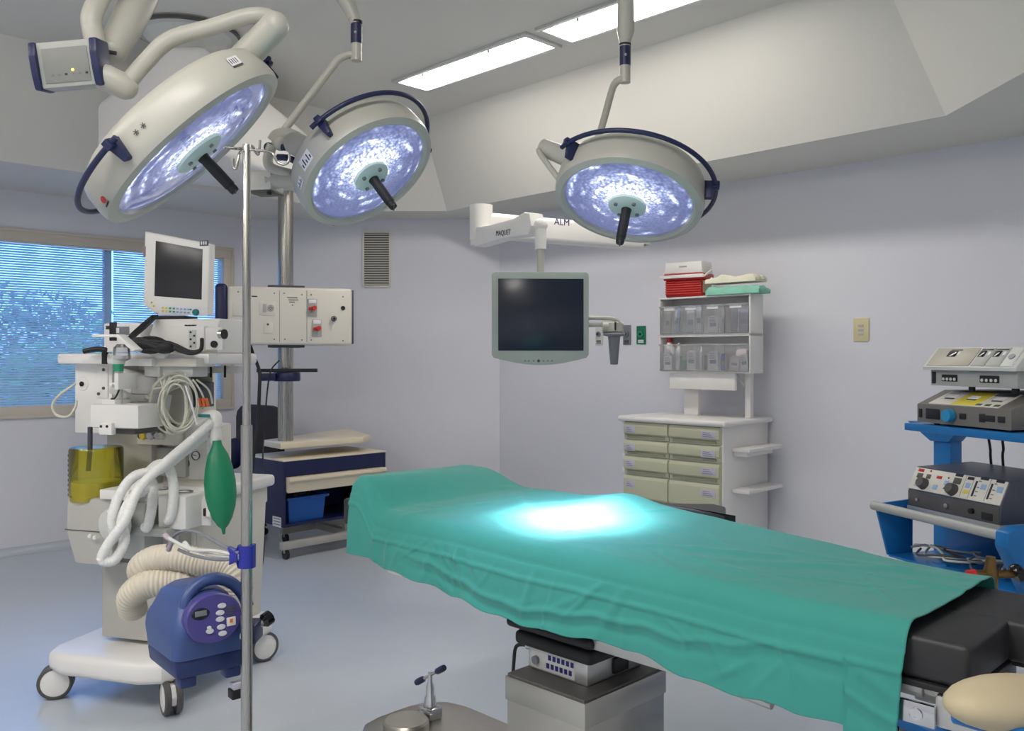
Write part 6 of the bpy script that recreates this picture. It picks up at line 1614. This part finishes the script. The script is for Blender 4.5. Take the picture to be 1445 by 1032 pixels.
# ============================ PATIENT WARMER ============================
wc = P(246, 905, 2.62); rzw = R(40)
lw = V((wc.x, wc.y, 0)); mww = frame(lw, rzw)
zlow = hit(mww, 1, 0, 250, 962).z
t = thing('patient_warmer', 'blue plastic forced air warming unit with handle and violet panel, clamped to the drip stand', 'warming unit', lw, rzw)
hw_ = lambda px, py, y=0: hit(mww, 1, y, px, py)
x0, x1 = hw_(246, 900).x, hw_(355, 900).x
za, zb_, zc2, zd = hw_(250, 938).z, hw_(250, 880).z, hw_(240, 842).z, hw_(300, 826).z
Wd = x1 - x0; Dd = .30
def ring(z, xa, xb, ya, yb_, r_): 
    pts = []
    for (cx, cy, a0) in ((xb - r_, ya + r_, -90), (xb - r_, yb_ - r_, 0), (xa + r_, yb_ - r_, 90), (xa + r_, ya + r_, 180)):
        for i in range(6): a = R(a0 + 18 * i); pts.append(V((cx + r_ * math.cos(a), cy + r_ * math.sin(a), z)))
    return pts
z_lo = za; z_hi = hw_(300, 838).z
levels = [(z_lo, x0 + .004, x1 - .004, .01, Dd - .02, .03), (z_lo + .06, x0, x1, 0, Dd, .035), ((z_lo + z_hi) / 2, x0 + .004, x1 - .008, -.004, Dd, .04), (z_hi - .07, x0 + .016, x1 - .026, .01, Dd - .01, .045), (z_hi - .02, x0 + .035, x1 - .05, .03, Dd - .03, .05), (z_hi, x0 + .06, x1 - .075, .055, Dd - .055, .05)]
rs = [ring(*l) for l in levels]; vs = [p for r_ in rs for p in r_]; n = len(rs[0]); fs = [list(range(n)), list(range((len(rs) - 1) * n, len(rs) * n))]
for i in range(len(rs) - 1):
    for j in range(n): fs.append([i * n + j, i * n + (j + 1) % n, (i + 1) * n + (j + 1) % n, (i + 1) * n + j])
mb = MB(); mb.raw(vs, fs, m_warm); mb.build('body', t, sharp=50)
mb = MB(); zb0 = hw_(250, 965).z
mb.prism([(x0 + .012, zb0), (x1 - .02, zb0), (x1 - .008, z_lo + .002), (x0 + .004, z_lo + .002)], 1, .014, Dd - .03, m_warmdark, .012); mb.build('lower_body', t)
for (x, m, nm) in ((x0 + .05, m_warmdark, 'foot'), (x1 - .05, m_warmdark, 'foot')):
    mb = MB(); mb.box((x - .025, .02, zb0 - .03), (x + .025, .07, zb0 + .004), m, .006); mb.build(nm, t)
mb = MB(); c = hw_(337, 972, .03); mb.box((c.x - .025, .02, c.z - .03), (c.x + .025, .06, c.z), m_black, .004); mb.box((c.x - .02, .022, c.z - .0), (c.x + .02, .055, c.z + .02), m_lilac, .002); mb.build('power_inlet', t)
# carrying handle
hp = [hw_(262, 862, .05), hw_(263, 846, .055), hw_(278, 826, .06), hw_(302, 817, .06), hw_(325, 822, .06), hw_(342, 838, .055), hw_(350, 856, .05)]
mb = MB(); p = spline(hp, 8); mb.tube(p, [.019] * len(p), m_warm, 14); mb.build('handle', t)
# violet panel, oval, lying on the upper front
pcx, pcz = hw_(300, 862).x, hw_(300, 872).z
def onp(u, v):   # panel coordinates in metres from its centre
    return V((pcx + u, 0, pcz + v))
mb = MB(); pw, ph = .088, .076
b = bmesh.new()
T = MX.Translation((pcx, -.009, pcz)) @ MX.Rotation(R(-5), 4, 'X') @ MX.Rotation(R(90), 4, 'X')
mb.lathe([(0, .006), (.94, .006), (1.0, 0), (1.0, -.03)], m_violet, 44, T=T @ MX.Diagonal((pw, ph, 1, 1))); vp = mb.build('violet_panel', t)
def pel(name, px, py, w_, h_, m, d_=.0085, round_=True):
    c = hit(mww @ T, 2, .006, px, py); mb = MB()
    if round_: mb.lathe([(0, d_ - .006), (.9, d_ - .006), (1, 0)], m, 28, T=T @ MX.Translation((c.x, c.y, .006)) @ MX.Diagonal((w_ / 2, h_ / 2, 1, 1)))
    else: mb.box((c.x - w_ / 2, c.y - h_ / 2, .005), (c.x + w_ / 2, c.y + h_ / 2, d_), m, .0006, T=T)
    return mb.build(name, vp)
m_keypale = mat('pale_key', (206, 206, 210), .4, var=.02)
pel('display_rim', 283, 867, .056, .034, m_gloss); pel('display_window', 283, 866, .036, .016, m_smoke, .0105, False)
for (px, py) in ((313, 855), (310.5, 865), (310.5, 874), (312, 885), (314, 894)): pel('key', px, py, .027, .016, m_keypale, .0105)
pel('key', 296, 891, .024, .016, m_keypale, .0105); pel('symbol', 295, 886, .014, .01, m_keypale, .0095)
pel('instruction_sticker', 326, 877, .028, .026, m_cream, .0092, False); pel('orange_mark', 326, 876, .010, .012, m_orange, .0098, False)
mb = MB()
for (px, py, w_) in ((325, 857, .03), (326, 861, .03), (325, 866, .026)):
    c = hit(mww @ T, 2, .006, px, py); mb.box((c.x - w_ / 2, c.y - .003, .005), (c.x + w_ / 2, c.y + .003, .0075), m_slate, T=T)
mb.build('printed_mark', vp)
mb = MB(); c = hw_(300, 842, .03); mb.box((c.x - .03, .02, c.z - .006), (c.x + .03, .05, c.z + .004), m_lilac, .002); mb.build('top_label', t)
# clamp rod with black knob behind the pole
a, b_ = mww.inverted() @ P(352, 892, 2.76), mww.inverted() @ P(371, 878, 2.80)
mb = MB(); mb.tube([mww.inverted() @ P(338, 899, 2.78), a, b_], .011, m_chrome, 12); mb.tube([mww.inverted() @ P(342, 896, 2.77), a], .018, m_white, 14); mb.box((-.02, -.03, -.03), (.02, .06, .03), m_navy, .006, T=mww.inverted() @ MX.Translation(V((ip.x, 2.751, P(348, 893, 2.75).z)))); ck = mb.build('clamp_rod', t)
mb = MB(); d = (b_ - a).normalized(); mb.tube([b_ - d * .004, b_ + d * .006, b_ + d * .03, b_ + d * .034], [.014, .023, .023, .016], m_gloss, 10); mb.build('black_knob', ck)
# cream corrugated air hose piled behind it
corr([P(*q) for q in ((338, 835, 3.05), (334, 815, 3.05), (318, 800, 3.06), (285, 794, 3.06), (250, 788, 3.06), (218, 790, 3.08), (200, 802, 3.1), (206, 814, 3.2), (232, 816, 3.18), (262, 820, 3.08), (236, 822, 3.05), (205, 826, 3.04), (186, 842, 3.06), (188, 862, 3.1))], .047, m_hosecream, 'air_hose', 'cream corrugated air hose folded behind the blue warming unit', pitch=.013, amp=.05, n=20)
corr([P(*q) for q in ((366, 760, 4.6), (370, 800, 4.6))], .003, m_black, 'x', 'x') if False else None

# ============================ NAVY TROLLEY, CHAIR, SIDE TABLE ============================
ln = V((-1.742, 6.7, 0)); rzn = math.atan2(.714, .70); mwn = frame(ln, rzn)
t = thing('drawer_trolley', 'navy steel trolley with cream top and one cream drawer, left of the operating table', 'trolley', ln, rzn)
WN_, DN = .97, .56; ztp = .756
zb_n = hit(mwn, 1, 0, 402, 745).z
mb = MB(); th = .02
mb.box((0, 0, zb_n), (th, DN, ztp - .012), m_navycart, .003); mb.box((WN_ - th, 0, zb_n), (WN_, DN, ztp - .012), m_navycart, .003)
mb.box((th, DN - th, zb_n), (WN_ - th, DN, ztp - .012), m_navycart); mb.box((th, 0, zb_n), (WN_ - th, DN - th, zb_n + th), m_navycart)
zd1 = hit(mwn, 1, 0, 405, 674).z; zd0 = hit(mwn, 1, 0, 405, 697).z
mb.box((th, 0, zd1 + .004), (WN_ - th, .03, ztp - .012), m_navycart); mb.box((th, .03, zd0 + .0), (WN_ - th, DN - th, zd0 + .012), m_navycart)
mb.build('carcass', t)
mb = MB(); mb.box((-.004, -.004, ztp - .012), (WN_ + .004, DN, ztp), m_beige, .003); mb.build('top_board', t)
mb = MB(); mb.prism([(0.004, zd0 + .01), (-.03, zd0 + .006), (-.03, zd1 - .05), (-.055, zd1 - .03), (-.05, zd1 - .006), (-.03, zd1), (.02, zd1), (.02, zd0 + .01)], 0, th + .004, WN_ - th - .004, m_beige, .004); mb.build('drawer', t)
mb = MB(); a = hit(mwn, 0, 0, 385, 742); b_ = hit(mwn, 0, 0, 397, 731); mb.box((-.003, min(a.y, b_.y), a.z), (-.0004, max(a.y, b_.y), b_.z), m_paper); sk = mb.build('white_label', t)
mb = MB(); ya, yb2 = min(a.y, b_.y), max(a.y, b_.y)
for q in range(3): mb.box((-.0036, ya + .01, a.z + .015 + q * .022), (-.0028, yb2 - .012, a.z + .022 + q * .022), m_smoke)
mb.build('label_print', sk)
mb = MB(); mb.box((WN_, .01, .62), (WN_ + .012, .2, ztp - .03), m_white, .003); mb.build('side_plate', t)
# wheeled metal underframe
zf0 = .075; mb = MB()
mb.box((-.02, -.03, zf0), (1.0, .03, zf0 + .055), m_ivory, .005); mb.build('front_rail', t)
mb = MB(); mb.box((.62, .03, zf0), (.68, DN, zf0 + .055), m_ivory, .005); mb.build('cross_rail', t)
mb = MB(); mb.box((.30, DN - .05, zf0), (1.0, DN, zf0 + .055), m_ivory, .005); mb.build('rear_rail', t)
for (x, y) in ((.64, .1), (.64, DN - .04), (.2, DN - .04), (.2, .1)):
    mb = MB(); mb.box((x - .025, y - .02, zf0 + .05 if x > .5 else zf0 + .0), (x + .025, y + .02, zb_n + .004), m_ivory, .004); 
    if x > .5: mb.build('upright', t)
    else: mb.bm.free()
for (x, y) in ((.02, .0), (.97, .0), (.34, DN - .025), (.97, DN - .025)):
    mb = MB(); mb.cyl((x - .014, y, .036), (x + .014, y, .036), .036, m_black, 18); mb.box((x - .016, y - .012, .045), (x + .016, y + .012, zf0 + .004), m_grey, .002); mb.build('caster', t)
# blue bin inside
za_ = zb_n + th + .001
p = mwn @ V((.24, .17, za_)); t2 = thing('storage_bin', 'bright blue plastic bin on the bottom shelf of the navy trolley', 'bin', p, rzn)
hb = .19
mb = MB()
def bin_ring(z, s): return [V((x * s, y * s, z)) for x, y in ((-.17, -.12), (.17, -.12), (.17, .12), (-.17, .12))]
vs = bin_ring(.0, .9) + bin_ring(hb, 1.0) + bin_ring(hb, .96) + bin_ring(.01, .87)
fs = [[0, 1, 2, 3]] + [[i, (i + 1) % 4, 4 + (i + 1) % 4, 4 + i] for i in range(4)] + [[4 + i, 4 + (i + 1) % 4, 8 + (i + 1) % 4, 8 + i] for i in range(4)] + [[8 + i, 8 + (i + 1) % 4, 12 + (i + 1) % 4, 12 + i] for i in range(4)] + [[12, 13, 14, 15]]
mb.raw(vs, fs, m_binblue); mb.build('body', t2)
mb = MB(); mb.prism([(-.185, -.13), (.19, -.13), (.19, .13), (-.185, .13)], 2, hb - .022, hb - .0, m_binblue, .006) if False else None
for lo, hi in (((-.185, -.135, hb - .02), (.195, -.119, hb + .002)), ((-.185, .119, hb - .02), (.195, .135, hb + .002)), ((-.185, -.119, hb - .02), (-.168, .119, hb + .002)), ((.168, -.119, hb - .02), (.195, .119, hb + .002))):
    mb.box(lo, hi, m_binblue, .004)
mb.build('rim', t2)
p = mwn @ V((.24, .17, za_ + .012))
ht = thing('cable_heap', 'heap of dark grey leads inside the bright blue bin', 'cables', p, rzn); rnd = random.Random(8)
for k in range(5):
    q = [V((rnd.uniform(-.09, .09), rnd.uniform(-.05, .05), .012 + i * .028 + rnd.uniform(0, .01))) for i in range(8)]
    mb = MB(); mb.tube(spline(q, 6), .008, [m_smoke, m_dgrey][k % 2], 7); mb.build('lead', ht)
# ---- office chair behind ----
cs = P(368, 600, 7.62); lc_ = V((cs.x, cs.y, 0)); t = thing('office_chair', 'dark office chair with rounded backrest behind the navy trolley', 'chair', lc_, R(-40))
mwo_ = frame(lc_, R(-40)); io_ = mwo_.inverted()
mb = MB()
a, b_ = hit(mwo_, 1, 0, 336, 600), hit(mwo_, 1, 0, 396, 600); zt_c = hit(mwo_, 1, 0, 368, 572).z; cw = b_.x - a.x; zb_c = .58
pts = [(a.x + .03, zb_c), (b_.x - .03, zb_c), (b_.x, zb_c + .08)] + [(b_.x - .15 + .15 * math.cos(q), zt_c - .11 + .11 * math.sin(q)) for q in (0, R(30), R(60), R(90))] + [(a.x + .15 - .15 * math.sin(q), zt_c - .11 + .11 * math.cos(q)) for q in (0, R(30), R(60), R(90))] + [(a.x, zb_c + .08)]
mb.prism(pts, 1, -.03, .05, mat('charcoal_fabric', (58, 55, 54), .8, var=.08, scale=30), .02, 3, caps=True); mb.build('backrest', t)
mb = MB(); mb.box((a.x - .01, -.48, .42), (b_.x + .01, -.04, .50), m_navy, .03, 3); mb.build('seat', t)
xm2 = (a.x + b_.x) / 2
mb = MB(); mb.tube(spline([V((xm2, -.1, .41)), V((xm2, .08, .45)), V((xm2, .07, .62))], 6), .02, m_black, 10); mb.build('back_bracket', t)
mb = MB(); mb.tube([V((xm2, -.26, .10)), V((xm2, -.26, .42))], .03, m_black, 16); mb.build('post', t)
mb = MB(); xa_ = a.x - .06; mb.box((xa_ - .03, -.38, .62), (xa_ + .03, -.1, .655), m_navy, .012); mb.tube([V((xa_, -.24, .62)), V((xa_, -.24, .45)), V((xa_ + .08, -.24, .435))], .018, m_navy, 10); mb.build('armrest', t)
aw = io_ @ P(331, 640, 7.3)
mb = MB(); mb.ball(aw, (.05, .09, .13), m_navy, n=20); mb.tube([aw, V((xm2 - .1, aw.y, .46))], .018, m_navy, 10); mb.build('side_pad', t)
for k in range(5):
    T = MX.Translation((xm2, -.26, 0)) @ MX.Rotation(R(72 * k + 10), 4, 'Z')
    mb = MB(); mb.prism([(0, .14), (.05, .14), (.3, .1), (.31, .075), (.0, .085)], 1, -.022, .022, m_black, .006, T=T); lg = mb.build('leg', t)
    mb = MB(); mb.cyl(T @ V((.29, -.02, .03)), T @ V((.29, .02, .03)), .03, m_black, 16); mb.tube([T @ V((.29, 0, .03)), T @ V((.29, 0, .08))], .009, m_black, 8); mb.build('caster', lg)
# ============================ CAMERA, SKY, EXPOSURE ============================
cam = bpy.data.cameras.new('camera'); co = bpy.data.objects.new('camera', cam); C.objects.link(co)
co.location = CAM; co.rotation_euler = (R(90), 0, 0)
cam.sensor_fit = 'HORIZONTAL'; cam.sensor_width = 36; cam.lens = FL / 1445 * 36; cam.shift_y = -(516 - CY) / 1445; cam.shift_x = 0
cam.clip_start = .02
bpy.context.scene.camera = co
w = bpy.data.worlds.new('sky'); bpy.context.scene.world = w; w.use_nodes = True
nt = w.node_tree; bg = nt.nodes['Background']
tc = nt.nodes.new('ShaderNodeTexCoord'); sp = nt.nodes.new('ShaderNodeSeparateXYZ'); nt.links.new(tc.outputs['Generated'], sp.inputs[0])
cr = nt.nodes.new('ShaderNodeValToRGB'); e = cr.color_ramp.elements
e[0].position = .0; e[0].color = (.20, .32, .42, 1); e[1].position = .5; e[1].color = (.30, .58, 1.0, 1)
q = e.new(.05); q.color = (.42, .66, 1.0, 1)
nt.links.new(sp.outputs['Z'], cr.inputs['Fac']); nt.links.new(cr.outputs['Color'], bg.inputs['Color']); bg.inputs['Strength'].default_value = SKY
vsn = bpy.context.scene.view_settings
vsn.view_transform = 'Standard'; vsn.look = 'None'; vsn.gamma = 1.0; vsn.use_curve_mapping = False; vsn.exposure = EXPO

bpy.context.scene.cycles.transparent_max_bounces = 24
